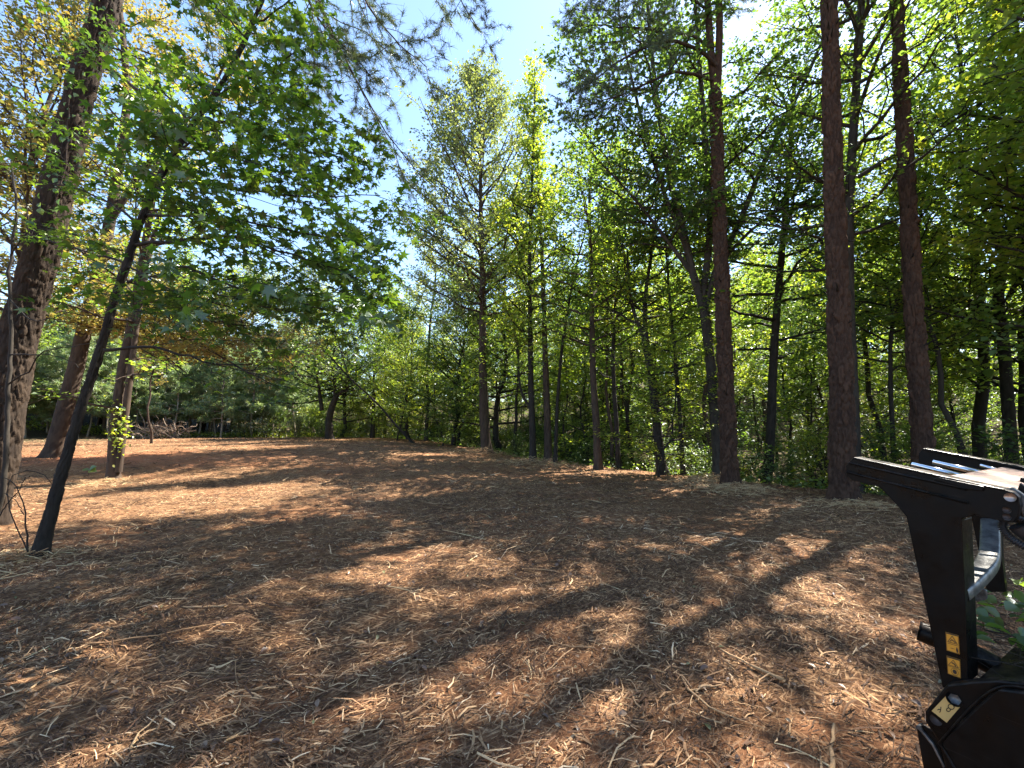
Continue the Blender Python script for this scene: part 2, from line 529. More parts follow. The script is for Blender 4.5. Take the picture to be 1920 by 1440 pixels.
def subs(P, Rr, L, m, rng, K=5, t0=.15, rel=.5, ang=.9, up=.12, wand=.16):
    """m side branches on each limb"""
    B = len(P)
    t = t0 + (1 - t0) * (np.tile(np.arange(m), B).reshape(B, m) + rng.random((B, m))) / m
    x = np.clip(t * (P.shape[1] - 1), 0, P.shape[1] - 1.001); i = x.astype(int); f = (x - i)[..., None]
    bi = np.arange(B)[:, None]
    S = P[bi, i] * (1 - f) + P[bi, i + 1] * f
    T = nrm(P[bi, i + 1] - P[bi, i])
    side = nrm(np.cross(T, np.array([0, 0, 1.]) + rng.normal(0, .25, T.shape))) * np.where(rng.random((B, m, 1)) < .5, -1, 1)
    a = rng.normal(ang, .25, (B, m, 1))
    D = nrm(T * np.cos(a) + side * np.sin(a) + np.array([0, 0, 1.]) * rng.normal(up, .2, (B, m, 1)))
    l = (L[:, None] * rel * (1.15 - t) + .12 * L[:, None] + .1) * rng.uniform(.6, 1.25, (B, m))
    u = np.linspace(0, 1, K)
    Q = S[:, :, None, :] + l[..., None, None] * D[:, :, None, :] * u[None, None, :, None]
    wv = np.cumsum(rng.normal(0, 1, (B, m, K, 3)), 2); wv -= wv[:, :, :1]
    Q = Q + wv * (l * wand / K)[..., None, None] * 1.4
    rr = np.interp(t, np.linspace(0, 1, Rr.shape[1]), np.ones(Rr.shape[1])) * 0 + .5
    r = (Rr[:, :1] * .45 * (1 - .6 * t))[..., None] * (1 - .8 * u)[None, None] + .0025
    return Q.reshape(-1, K, 3), r.reshape(-1, K), l.ravel()

def leaf_points(Q, l, dens, rng, t0=.15, sp=.10, maxn=None):
    """points spread along side branches, dens per metre"""
    cnt = rng.poisson(np.maximum(l * dens, .5))
    bi = np.repeat(np.arange(len(Q)), cnt)
    t = t0 + (1 - t0) * rng.random(len(bi))
    x = np.clip(t * (Q.shape[1] - 1), 0, Q.shape[1] - 1.001); i = x.astype(int); f = (x - i)[:, None]
    p = Q[bi, i] * (1 - f) + Q[bi, i + 1] * f
    d = nrm(Q[bi, i + 1] - Q[bi, i])
    p = p + rng.normal(0, 1, p.shape) * sp * np.array([1, 1, .75])
    return p, d

PROF = {
    'ovate': lambda h: .35 + .9 * np.sin(np.pi * np.clip(.25 + .72 * h, 0, 1)) ** 1.0 * (1 - .45 * h),
    'cone': lambda h: 1.0 - .85 * h,
    'round': lambda h: .45 + .6 * np.sqrt(np.clip(1 - (2 * h - .9) ** 2 / 1.3, 0, 1)),
    'column': lambda h: .8 + .25 * np.sin(h * 7) - .45 * h ** 2,
    'flat': lambda h: 1.05 - .55 * h,
}

class Proto:
    def __init__(s, H, trunk, branches, crown): s.H = H; s.trunk = trunk; s.branches = branches; s.crown = crown

def trunk_poly(H, rng, wander, lean=(0, 0), K=16):
    u = np.linspace(0, 1, K)
    wv = np.cumsum(rng.normal(0, 1, (K, 2)), 0); wv -= wv[0]
    P = np.zeros((K, 3)); P[:, 2] = u * H
    P[:, :2] = wv * wander * H / K * .35 + np.outer(u, lean)
    return P

def trunk_rad(r0, K, tip=.12, flare=.35):
    u = np.linspace(0, 1, K)
    return r0 * ((1 - u) ** .85 * (1 - tip) + tip) * (1 + flare * np.exp(-u * K * .9))

def make_proto(name, seed, H, r0, cb, nl, Lmax, prof, e0, e1, m, dens, size, flat, sp=.12, wander=.25, curve=.2, ct=1.0, tufted=False, S=9,
               template=(KITE_V, KITE_F), rel=.5, tn=12, tl=.17, tw=.007, K3=True):
    rng = np.random.default_rng(seed)
    P = trunk_poly(H, rng, wander); rad = trunk_rad(r0, len(P))
    P[0, 2] -= .25
    tb = Bag(); V, Fq_ = tubes(P[None], rad[None], S); tb.add(V, Fq_, tone=.3)
    LP, LR, LL = limbs(P, rad, nl, cb, ct, PROF[prof], Lmax, e0, e1, rng, curve=curve)
    bb = Bag(); V, Fq_ = tubes(LP, LR, 5); bb.add(V, Fq_, tone=.3)
    Q, qr, ql = subs(LP, LR, LL, m, rng, rel=rel)
    V, Fq_ = tubes(Q, qr, 3); bb.add(V, Fq_, tone=.3)
    cb_ = Bag()
    if tufted:
        p, d = leaf_points(Q, ql, dens, rng, .2, sp)
        tufts(cb_, p, d, rng, n=tn, length=tl, width=tw)
        p, d = leaf_points(LP, LL * .5, dens, rng, .6, sp)
        tufts(cb_, p, d, rng, n=tn, length=tl, width=tw)
    else:
        p, d = leaf_points(Q, ql, dens, rng, .1, sp)
        # clumps keep a colour of their own
        scatter(cb_, p, size, rng, template[0], template[1], flat, d)
        p, d = leaf_points(LP, LL * .5, dens, rng, .55, sp)
        scatter(cb_, p, size, rng, template[0], template[1], flat, d)
    return Proto(H, tb.mesh(name + '_trunk', True), bb.mesh(name + '_branches', True), cb_.mesh(name + '_crown'))

def place(pr, name, x, y, H, label, cat='tree', group=None, bark_m='bark_dark', leaf_m='leaf_mid', rz=0, tilt=(0, 0), wide=1.0, sink=.05, z=None):
    s = H / pr.H
    e = empty(name, (x, y, (float(Z(x, y)) if z is None else z) - sink), label, cat, group)
    e.rotation_euler = (tilt[0], tilt[1], rz)
    e.scale = (s * wide, s * wide, s)
    if pr.trunk: link('trunk', pr.trunk, M[bark_m], e)
    if pr.branches: link('branches', pr.branches, M[bark_m], e)
    link('crown', pr.crown, M[leaf_m], e)
    return e

PR = {}
PR['tall1'] = make_proto('tall_hardwood', 11, 20, .20, .26, 52, 3.9, 'ovate', .3, 1.05, 10, 19, .145, .5, .16)
PR['tall2'] = make_proto('tall_hardwood', 12, 20, .18, .22, 50, 3.6, 'column', .35, 1.0, 10, 19, .145, .5, .16, wander=.4)
PR['broad1'] = make_proto('broad_hardwood', 13, 16, .22, .12, 46, 5.0, 'round', .1, .95, 11, 20, .16, .6, .18, wander=.45)
PR['broad2'] = make_proto('broad_hardwood', 14, 15, .20, .10, 46, 4.4, 'ovate', .05, .9, 11, 20, .16, .6, .18, wander=.5)
PR['slim1'] = make_proto('slim_hardwood', 15, 17, .10, .38, 40, 1.9, 'column', .3, .9, 7, 32, .13, .5, .14, wander=.35)
PR['slim2'] = make_proto('slim_hardwood', 16, 16, .085, .32, 40, 1.7, 'ovate', .2, .8, 7, 32, .13, .6, .14, wander=.5)
PR['under1'] = make_proto('understory', 17, 7, .06, .12, 30, 2.6, 'flat', .10, .5, 9, 22, .115, 1.6, .07, wander=.6, curve=.05)
PR['under2'] = make_proto('understory', 18, 6, .05, .10, 30, 2.4, 'round', .05, .6, 9, 22, .115, 1.6, .07, wander=.8, curve=.05)
PR['under3'] = make_proto('understory', 19, 8, .055, .2, 32, 2.0, 'column', .2, .7, 8, 22, .115, 1.2, .08, wander=.7, curve=.1)
PR['shrub1'] = make_proto('shrub', 20, 2.0, .025, .05, 18, 1.0, 'round', .3, 1.1, 6, 26, .085, .9, .05, wander=.8)
PR['shrub2'] = make_proto('shrub', 21, 1.6, .02, .05, 16, .9, 'flat', .3, 1.0, 6, 24, .08, 1.0, .05, wander=.9)
PR['ypine1'] = make_proto('young_pine', 22, 8, .07, .16, 42, 1.9, 'cone', .12, .9, 6, 6.5, .1, 1, .06, wander=.15, tufted=True, curve=.15, tn=14, tl=.28, tw=.019)
PR['ypine2'] = make_proto('young_pine', 23, 7, .06, .22, 36, 1.7, 'cone', .2, .9, 6, 6.5, .1, 1, .06, wander=.25, tufted=True, curve=.15, tn=14, tl=.28, tw=.019)
PR['pine1'] = make_proto('tall_pine', 24, 22, .22, .50, 34, 3.4, 'ovate', .1, .8, 8, 5.5, .1, 1, .07, wander=.1, tufted=True, curve=.1, tn=14, tl=.26, tw=.012)

# ------------------------------------------------------------------ big trees with modelled bark
def bark_mesh(name, poly, rad, rings, sides, cell=(.085, .15), depth=.02, seed=1, flare=.35, tone_amt=1.0):
    rng = np.random.default_rng(seed)
    P = resample(poly, rings)
    rr = np.interp(np.linspace(0, 1, rings), np.linspace(0, 1, len(rad)), rad)
    s = np.concatenate([[0], np.cumsum(np.linalg.norm(np.diff(P, axis=0), axis=1))])
    rr = rr * (1 + flare * np.exp(-s / .28))
    T = np.gradient(P, axis=0); T = nrm(T)
    A = nrm(np.cross(np.broadcast_to([0, 1., 0], T.shape), T)); Bn = np.cross(T, A)
    th = np.arange(sides) * 2 * math.pi / sides
    ncol = max(6, int(round(2 * math.pi * rad[0] / cell[0])))
    U = np.broadcast_to(th / (2 * math.pi) * ncol, (rings, sides))
    W = np.broadcast_to((s / cell[1])[:, None], (rings, sides))
    pu = np.cos(th)[None] * ncol / 6.28; pv = np.sin(th)[None] * ncol / 6.28
    U = U + 1.3 * (fbm(W * .9 + pu * .7, pv * .9 + W * .3, seed + 3) - .5); W = W + 1.5 * (fbm(pu * 1.6 + 5, pv * 1.6 + W * .8, seed + 4) - .5)
    ui = np.floor(U).astype(int); wi = np.floor(W).astype(int)
    J = rng.random((400, 64, 3))
    f1 = np.full(U.shape, 9.); f2 = np.full(U.shape, 9.); tid = np.zeros(U.shape)
    for du in (-1, 0, 1):
        for dw in (-1, 0, 1):
            cu = ui + du; cw = wi + dw
            j = J[cw % 400, (cu % ncol) % 64]
            dd = np.hypot(cu + j[..., 0] - U, cw + j[..., 1] - W)
            closer = dd < f1
            f2 = np.where(closer, f1, np.minimum(f2, dd)); tid = np.where(closer, j[..., 2], tid); f1 = np.where(closer, dd, f1)
    e = ss(.02, .20, f2 - f1)
    crack = ss(.0, .22, np.abs(fbm(pu * 2.3 + W * .25, pv * 2.3 + W * 1.1, seed + 21, 4) - .5) * 2)
    disp = depth * (e * (.35 + .8 * tid) * (.45 + .55 * crack) - .7) + depth * .45 * (fbm(U * 3.2, W * 4.1, seed + 8) - .5)
    lump = rr[:, None] * .05 * (fbm(U / ncol * 4 + 7, s[:, None] * .9, seed + 9) - .5) * 2
    lob = rr[:, None] * .55 * (flare > .2) * np.exp(-s / .22)[:, None] * np.clip(np.cos(th * 5 + seed)[None] * .6 + .4 * np.cos(th * 3 + 2 * seed)[None] + .25, 0, 1.2)
    rf = rr[:, None] + disp + lump + lob
    V = P[:, None, :] + rf[..., None] * (A[:, None, :] * np.cos(th)[None, :, None] + Bn[:, None, :] * np.sin(th)[None, :, None])
    k = np.arange(rings - 1)[:, None] * sides; q = np.arange(sides)[None]; q2 = (q + 1) % sides
    Fq_ = np.stack([k + q, k + q2, k + sides + q2, k + sides + q], -1).reshape(-1, 4)
    return mesh_np(name, V.reshape(-1, 3), [Fq_], {'tone': ('POINT', (tid * tone_amt).ravel())}, True), P, rr

def branch_mesh(name, pts, r0, r1, n=14, S=7, jit=0, seed=0, local=None):
    P = resample(pts, n)
    if jit:
        rng = np.random.default_rng(seed)
        P[1:] += rng.normal(0, jit, P[1:].shape)
    if local is not None: P = P - local
    V, Fq_ = tubes(P[None], np.linspace(r0, r1, n)[None], S)
    return mesh_np(name, V, [Fq_], None, True), P

def px_poly(pts, depth=None):
    return np.array([at(p[0], p[1], p[2] if len(p) > 2 else depth) for p in pts])

def rooted(pts, depth):
    """a stem traced upwards through pts at that depth, put on the ground; continues where pts end"""
    P = px_poly(pts, depth)
    g = P[0].copy(); g[2] = float(Z(g[0], g[1])) - .12
    if P[1][2] < g[2] + .3: P = np.delete(P, 1, 0)
    P[0] = g
    return P

def extend(P, top):
    d = (P[-1] - P[-3]); d /= d[2]
    d[:2] *= .6
    k = np.arange(1, 5)[:, None] / 4 * (top - P[-1][2])
    return np.vstack([P, P[-1] + d * k])

# --- pines
def pine(name, label, pts, depth, r0, top, seed, sides, rings, n_limbs=26, t0=.62, wide=3.2, bm='bark_pine', bd=.055, extra=(), group=None, fork=None, cell=(.12, .22)):
    P = rooted(pts, depth)
    if fork is None: P = extend(P, top)
    base = P[0].copy(); base[2] += .12
    e = empty(name, base, label, 'tree', group)
    L = P - base
    K = 40
    u = np.linspace(0, 1, K)
    endr = .35 if fork is None else .78
    me, Pc, rr = bark_mesh(name + '_trunk', L, r0 * (1 - (1 - endr) * u), rings, sides, cell, bd, seed)
    link('trunk', me, M[bm], e)
    stems = [(Pc, rr)]
    if fork:
        stems = []
        for k, f in enumerate(fork):
            q = extend(px_poly(f, depth), top) - base
            mf, qc, qr = bark_mesh(name + '_stem', q, r0 * np.linspace(.52, .16, 20), rings // 3, sides // 2, cell, .015, seed + 5 + k, flare=0)
            o = link('trunk', mf, M['bark_pine'], e); tag(o, 'upper stem above the fork')
            stems.append((qc, qr))
    rng = np.random.default_rng(seed + 1)
    bb = Bag(); cb = Bag()
    for Pq, rq in stems:
        ts = t0 if fork is None else .25
        LP, LR, LL = limbs(Pq, rq, max(6, n_limbs // len(stems)), ts, .99, PROF['ovate'], wide, .05, .9, rng, curve=.12)
        V, Fq_ = tubes(LP, LR, 5); bb.add(V, Fq_, tone=.3)
        Q, qr, ql = subs(LP, LR, LL, 8, rng)
        V, Fq_ = tubes(Q, qr, 3); bb.add(V, Fq_, tone=.3)
        p, d = leaf_points(Q, ql, 6.5, rng, .3, .05); tufts(cb, p, d, rng, 14, .22, .009)
    for k, (bp, br) in enumerate(extra):
        mb, bP = branch_mesh('limb', px_poly(bp), br, .008, 16, 7, .012, seed + k, base)
        link('limb', mb, M['bark_brown'], e)
        l = np.linalg.norm(np.diff(bP, axis=0), axis=1).sum()
        Q, qr, ql = subs(bP[None], np.full((1, 16), br * .7), np.array([l]), 16, rng, rel=.28, t0=.22, ang=.7, up=-.05)
        V, Fq_ = tubes(Q, qr, 4); bb.add(V, Fq_, tone=.3)
        Q2, qr2, ql2 = subs(Q, qr, ql, 4, rng, rel=.45, t0=.2)
        V, Fq_ = tubes(Q2, qr2 * .6, 3); bb.add(V, Fq_, tone=.3)
        for qq, ll in ((Q, ql), (Q2, ql2)):
            p, d = leaf_points(qq, ll, 8, rng, .3, .02); tufts(cb, p, d, rng, 14, .15, .005)
        p = bP[-1:]; tufts(cb, p, nrm(bP[-1:] - bP[-2:-1]), rng, 16, .15, .0042)
    for k in range(9):
        t = rng.uniform(.12, .6); i = int(t * (len(Pc) - 1)); a_ = rng.uniform(-2.8, -.3)
        dv = np.array([math.cos(a_), math.sin(a_), rng.uniform(-.1, .5)]); p0 = Pc[i] + dv * rr[i] * .7
        ms, _ = branch_mesh('stub', [p0, p0 + dv * .07, p0 + dv * rng.uniform(.11, .28)], .024, .008, 6, 6, .006, seed + k)
        link('branch_stub', ms, M['bark_dark'], e)
    link('branches', bb.mesh(name + '_branches', True), M['bark_brown'], e)
    link('crown', cb.mesh(name + '_crown'), M['needle'], e)
    return e, base, Pc, rr

leftpine, LBASE, LPC, LPR = pine('pine_tree', 'thick leaning pine trunk with climbing vine leaves at the clearing\'s near edge',
    [(-35, 965), (0, 830), (33, 640), (78, 480), (120, 300), (160, 140), (205, -10)], 7.0, .255, 21, 41, 132, 700, 26, .66, 3.0, 'bark_old_pine', .036, cell=(.095, .2),
    extra=[([(250, -180, 7.6), (500, -160, 8.0), (585, -20, 8.2), (640, 95, 8.4), (690, 190, 8.6), (735, 262, 8.8), (790, 330, 9.0)], .05),
           ([(585, -120, 8.0), (650, -60, 8.0), (700, 25, 8.2), (745, 80, 8.4), (800, 125, 8.5)], .032),
           ([(600, -190, 8.4), (740, -110, 8.4), (830, -50, 8.5), (870, 10, 8.6), (900, 60, 8.7)], .035),
           ([(560, -40, 7.6), (600, 40, 7.6), (650, 90, 7.7), (700, 150, 7.8)], .025),
           ([(200, -60, 7), (330, -20, 7.3), (470, 60, 7.6), (560, 110, 7.8), (600, 150, 8)], .03)])
# snapped limb and side branches on the left pine
for k, (bp, ra, rb, mt) in enumerate([
    ([(196, 125, 6.95), (217, 137, 6.85), (253, 163, 6.7), (300, 197, 6.6), (337, 229, 6.5)], .034, .014, 'bark_brown'),
    ([(205, 88, 7), (240, 100, 6.9), (285, 120, 6.8), (335, 140, 6.7), (400, 150, 6.6)], .018, .006, 'bark_dark'),
    ([(175, 170, 7), (210, 185, 6.9), (250, 190, 6.8), (295, 205, 6.8)], .014, .004, 'bark_dark')]):
    mb, _ = branch_mesh('limb', px_poly(bp), ra, rb, 12, 7, .008, k, LBASE)
    o = link('limb', mb, M[mt], leftpine)
    if k == 0: tag(o, 'snapped reddish limb stub')

pine('pine_tree', 'tall pine trunk forking high up, beside a grey hardwood trunk', [(1370, 912), (1367, 860), (1362, 750), (1356, 600), (1351, 450), (1346, 330), (1341, 175)], 11.2, .205, 23, 51, 100, 420, 28, .62, 3.4,
     fork=[[(1341, 178), (1337, 140), (1330, 60), (1326, -20), (1322, -120)], [(1342, 178), (1346, 140), (1349, 60), (1348, -20), (1349, -120)]],
     extra=[([(1342, 123, 11.1), (1312, 94, 10.9), (1271, 78, 10.7), (1240, 78, 10.5), (1187, 100, 10.3), (1125, 142, 10.1), (1075, 180, 10.0)], .055),
            ([(1335, 150, 11.1), (1292, 137, 10.9), (1256, 138, 10.8), (1208, 160, 10.7), (1146, 185, 10.6), (1080, 205, 10.5)], .05),
            ([(1330, 90, 11.1), (1298, 68, 11), (1250, 61, 10.9), (1187, 52, 10.8), (1120, 45, 10.7), (1075, 60, 10.6)], .04),
            ([(1328, 20, 11.2), (1280, -10, 11), (1210, -30, 10.9), (1130, -20, 10.8), (1080, 10, 10.7)], .04)])
pine('pine_tree', 'thick reddish pine trunk rising just behind the black machine arm tip', [(1583, 950), (1580, 880), (1577, 700), (1569, 500), (1563, 330), (1558, 150), (1553, -20)], 9.1, .235, 22, 61, 120, 640, 26, .7, 3.2)
pine('pine_tree', 'straight pine trunk between the reddish pine and the frame edge, rooted behind the machine', [(1738, 945), (1728, 800), (1712, 560), (1704, 400), (1692, 200), (1680, -20)], 9.6, .20, 22, 71, 104, 600, 26, .7, 3.2)

# vine on the left pine
vine = empty('climbing_vine', LBASE, 'green leafy vine climbing the thick leaning pine', 'vine')
rng = np.random.default_rng(5)
vp = px_poly([(100, 400, 6.8), (118, 330, 6.78), (128, 260, 6.78), (130, 190, 6.78), (160, 110, 6.78), (185, 50, 6.78), (205, -20, 6.78)])
mb, vP = branch_mesh('stem', vp, .012, .006, 40, 5, .012, 3, LBASE)
link('stem', mb, M['bark_brown'], vine)
OV = {}
for k in range(3):
    b_ = Bag(); b_.add(OVAL_V * np.array([1 + .3 * k, 1, 1 + k]), OVAL_F, rnd=.3 + .25 * k); OV[k] = b_.mesh('vine_leaf')
def leaf_matrix(p, a, nn, s):
    a = Vector(a).normalized(); nn = Vector(nn); nn = (nn - a * nn.dot(a)).normalized(); x = a.cross(nn)
    m_ = Matrix((x * s, a * s, nn * s)).transposed().to_4x4(); m_.translation = Vector(p); return m_
for k in range(110):
    t = rng.random() ** .8
    p, d = along(vP, np.array([t])); p = p[0]
    off = rng.normal(0, 1, 3) * np.array([.17, .10, .12]); off[1] = -abs(off[1]) - .02
    a = np.array([rng.normal(0, .6), rng.normal(-.3, .4), -1 + rng.normal(0, .5)])
    nn = np.array([rng.normal(0, .6), -1, rng.normal(.5, .6)])
    o = link('leaf', OV[k % 3], M['leaf_star'], vine)
    o.matrix_local = leaf_matrix(p + off, a, nn, .075 * math.exp(rng.normal(0, .25)))

# --- the star-leaved tree leaning in from the left
def star_tree():
    tr = rooted([(72, 1030, 5.45), (115, 890, 5.45), (160, 740, 5.45), (190, 650, 5.45), (215, 560, 5.42), (238, 495, 5.4), (262, 420, 5.38), (292, 348, 5.35), (330, 280, 5.3),
                 (362, 233, 5.25), (400, 180, 5.2), (432, 130, 5.15), (470, 50, 5.1), (495, -10, 5.05), (530, -110, 5.0), (560, -200, 4.9)], None)
    base = tr[0].copy(); base[2] += .12
    e = empty('sweetgum_tree', base, 'dark leaning sapling tree with star-shaped leaves arching over the clearing', 'tree')
    me, Pc, rr = bark_mesh('star_trunk', tr - base, np.array([.076, .056, .050, .045, .039, .031, .024, .015]), 340, 56, (.05, .12), .017, 81, .3, .9)
    link('trunk', me, M['bark_dark'], e)
    B = [([(197, 657, 5.42), (270, 651, 5.2), (340, 665, 5.0), (400, 680, 4.8), (460, 693, 4.7), (525, 730, 4.6)], .022, .15),
         ([(228, 575, 5.4), (290, 588, 5.3), (350, 590, 5.1), (410, 605, 5.0), (470, 612, 4.9)], .018, .5),
         ([(240, 530, 5.4), (330, 500, 5), (450, 540, 4.6), (560, 570, 4.2), (680, 590, 3.9)], .02, 1),
         ([(253, 460, 5.4), (350, 450, 5.1), (440, 445, 4.8), (530, 470, 4.5), (640, 510, 4.2), (705, 545, 4.0)], .024, 1.1),
         ([(277, 403, 5.38), (360, 405, 5), (470, 420, 4.6), (590, 440, 4.3), (690, 465, 4.1)], .02, 1.1),
         ([(297, 347, 5.35), (380, 345, 5), (480, 360, 4.7), (600, 370, 4.4), (715, 365, 4.2)], .02, 1),
         ([(370, 230, 5.22), (433, 233, 5.1), (500, 257, 5), (573, 283, 4.9), (690, 305, 4.7)], .02, 1),
         ([(400, 180, 5.2), (470, 150, 5), (540, 110, 5), (590, 60, 5)], .016, 1),
         ([(432, 130, 5.15), (500, 160, 4.9), (560, 190, 4.8), (640, 235, 4.7)], .016, .8),
         ([(262, 420, 5.38), (200, 380, 5.6), (130, 350, 5.8), (50, 340, 6)], .018, .35),
         ([(300, 335, 5.33), (240, 300, 5.6), (180, 270, 5.9), (140, 230, 6.1)], .016, .35),
         ([(362, 233, 5.25), (300, 170, 5.5), (250, 120, 5.8), (200, 60, 6)], .016, .4),
         ([(238, 495, 5.4), (160, 470, 5.7), (80, 450, 6), (10, 430, 6.3)], .016, .35),
         ([(470, 50, 5.1), (530, 10, 5), (570, -40, 5), (600, -90, 5)], .014, 1),
         ([(460, 70, 5.1), (400, 10, 5.2), (330, -40, 5.4)], .014, 1),
         ([(330, 280, 5.3), (420, 290, 4.7), (520, 320, 4.2), (600, 370, 3.9)], .016, 1),
         ([(292, 350, 5.35), (400, 410, 4.7), (500, 470, 4.2), (600, 530, 3.9)], .016, 1),
         ([(215, 560, 5.42), (300, 545, 5), (400, 550, 4.7), (500, 575, 4.4), (590, 600, 4.2)], .016, .7),
         ([(330, 285, 5.3), (400, 240, 5.0), (470, 200, 4.7), (560, 150, 4.5)], .014, 1),
         ([(240, 500, 5.4), (330, 545, 5.0), (420, 575, 4.8), (510, 590, 4.7)], .014, .5)]
    rng = np.random.default_rng(82)
    tb = Bag(); pts = []; dirs = []
    for k, (bp, br, dn) in enumerate(B):
        mb, bP = branch_mesh('limb', px_poly(bp), br, .004, 14, 7, .012, 90 + k, base)
        link('limb', mb, M['bark_dark'], e)
        l = np.linalg.norm(np.diff(bP, axis=0), axis=1).sum()
        Q, qr, ql = subs(bP[None], np.full((1, 14), br * .6), np.array([l]), 11, rng, rel=.33, t0=.12, ang=.8, up=.02)
        V, Fq_ = tubes(Q, qr * .6 + .001, 4); tb.add(V, Fq_, tone=.3)
        Q2, qr2, ql2 = subs(Q, qr * .5, ql, 3, rng, rel=.5, t0=.2)
        V, Fq_ = tubes(Q2, qr2 * .6 + .0008, 3); tb.add(V, Fq_, tone=.3)
        for qq, ll, dd in ((Q, ql, 27), (Q2, ql2, 29), (bP[None], np.array([l * .6]), 22)):
            p, d = leaf_points(qq, ll, dd * dn, rng, .2, .035)
            pts.append(p); dirs.append(d)
    link('branches', tb.mesh('star_twigs', True), M['bark_dark'], e)
    p = np.concatenate(pts); d = np.concatenate(dirs)
    # hanging leaves: the 300 that show largest are pieces of their own
    wp = p + base
    rel = wp - CAM
    c_, s_ = math.cos(PITCH), math.sin(PITCH)
    dep = rel[:, 1] * c_ + rel[:, 2] * s_
    X = 960 + F * rel[:, 0] / dep; Y = 720 - F * (-rel[:, 1] * s_ + rel[:, 2] * c_) / dep
    vis = (X > 0) & (X < 1920) & (Y > 0) & (Y < 1440)
    order = np.argsort(np.where(vis, dep, 99) + rng.random(len(p)) * .25)
    big = order[:300]; rest = order[300:]
    cb = Bag()
    scatter(cb, p[rest], .10, rng, STAR_V, STAR_F, .55, d[rest], .55)
    o = link('crown', cb.mesh('star_crown'), M['leaf_star'], e); o['kind'] = 'stuff'
    SV = []
    for k in range(5):
        b_ = Bag(); b_.add(STAR_V * np.array([1, 1, .6 + .5 * k]), STAR_F, rnd=.25 + .12 * k); SV.append(b_.mesh('star_leaf'))
    for k, i in enumerate(big):
        nn = rng.normal(size=3); nn[2] = abs(nn[2]) + .9
        a = rng.normal(size=3) * .7 + d[i] * 1.2; a[2] -= .6
        o = link('leaf', SV[k % 5], M['leaf_star'], e)
        o.matrix_local = leaf_matrix(p[i], a, nn, .105 * math.exp(rng.normal(0, .26)))
    print('star leaves', len(p))
star_tree()

# --- hardwoods traced stem by stem
def traced(name, label, stems, depth, bark_m, leaf_m, seed, nl, Lmax, dens, size, e0=.2, e1=.8, prof='ovate', m=9, flat=.7, t0=.15, sp=.12, cell=(.06, .14), detail=(180, 40), wood_t0=None, tmpl=(KITE_V, KITE_F)):
    """stems: list of (pixel path, radius at foot, radius at tip); the first one stands on the ground"""
    rng = np.random.default_rng(seed)
    base = None; bb = Bag(); cb = Bag(); e = None
    for k, (pp, ra, rb) in enumerate(stems):
        P = rooted(pp, depth) if k == 0 else px_poly(pp, depth)
        if k == 0:
            base = P[0].copy(); base[2] += .12
            e = empty(name, base, label, 'tree')
            me, Pc, rr = bark_mesh(name + '_trunk', P - base, np.linspace(ra, rb, 12), detail[0], detail[1], cell, .012, seed, .35)
            link('trunk', me, M[bark_m], e)
            nn_, tt = (nl[0], t0)
        else:
            me, Pc, rr = bark_mesh(name + '_stem', P - base, np.linspace(ra, rb, 12), max(30, detail[0] // 3), max(12, detail[1] // 2), cell, .008, seed + k, 0)
            link('limb', me, M[bark_m], e)
            nn_, tt = (nl[1], .15)
        if nn_ == 0: continue
        LP, LR, LL = limbs(Pc, rr, nn_, tt, 1.0, PROF[prof], Lmax, e0, e1, rng, curve=.12)
        V, Fq_ = tubes(LP, LR, 5); bb.add(V, Fq_, tone=.3)
        Q, qr, ql = subs(LP, LR, LL, m, rng)
        V, Fq_ = tubes(Q, qr, 3); bb.add(V, Fq_, tone=.3)
        for qq, ll in ((Q, ql), (LP, LL * .5)):
            p, d = leaf_points(qq, ll, dens, rng, .15, sp); scatter(cb, p, size, rng, tmpl[0], tmpl[1], flat, d)
    if bb.n: link('branches', bb.mesh(name + '_branches', True), M[bark_m], e)
    if cb.n: link('crown', cb.mesh(name + '_crown'), M[leaf_m], e)
    return e

traced('hardwood_tree', 'grey-brown hardwood with many rising limbs, beside the forked pine', [
    ([(1350, 905), (1342, 800), (1333, 690), (1322, 600), (1314, 560)], .165, .125),
    ([(1314, 562), (1296, 500), (1276, 410), (1255, 330), (1240, 240), (1225, 130), (1215, 20), (1205, -120)], .12, .03),
    ([(1316, 562), (1326, 490), (1331, 400), (1322, 250), (1310, 100), (1300, -60), (1300, -220)], .11, .03),
    ([(1320, 580), (1345, 500), (1385, 420), (1430, 310), (1490, 190), (1540, 80), (1590, -60)], .10, .03),
    ([(1300, 515), (1250, 450), (1200, 385), (1150, 330), (1110, 290)], .07, .02),
    ([(1288, 470), (1245, 360), (1210, 250), (1185, 150), (1165, 60), (1155, -40)], .07, .02),
    ([(1345, 500), (1400, 440), (1460, 390), (1520, 330)], .06, .02)],
    12.6, 'bark_grey', 'leaf_deep', 101, (0, 19), 2.6, 27, .115, .0, .8, 'round', 9, .6, sp=.13)

traced('oak_tree', 'big dark leaning oak trunk standing on bare red soil beyond the twin stems', [
    ([(98, 850), (122, 765), (146, 675), (163, 595), (185, 510), (205, 420), (225, 300), (240, 180)], .28, .13),
    ([(205, 420), (260, 330), (330, 250), (400, 160), (450, 60)], .12, .03),
    ([(185, 510), (120, 420), (60, 330), (0, 260)], .10, .03),
    ([(163, 595), (250, 560), (340, 570), (430, 610), (520, 650), (565, 710)], .09, .02),
    ([(163, 600), (230, 590), (310, 620), (380, 650), (450, 690), (500, 720)], .07, .02),
    ([(160, 610), (240, 620), (300, 660), (350, 700)], .06, .02),
    ([(240, 180), (230, 60), (215, -80)], .14, .05)],
    16.5, 'bark_brown', 'leaf_olive', 111, (0, 16), 2.4, 34, .12, -.2, .6, 'round', 9, .6, sp=.15, cell=(.09, .2))

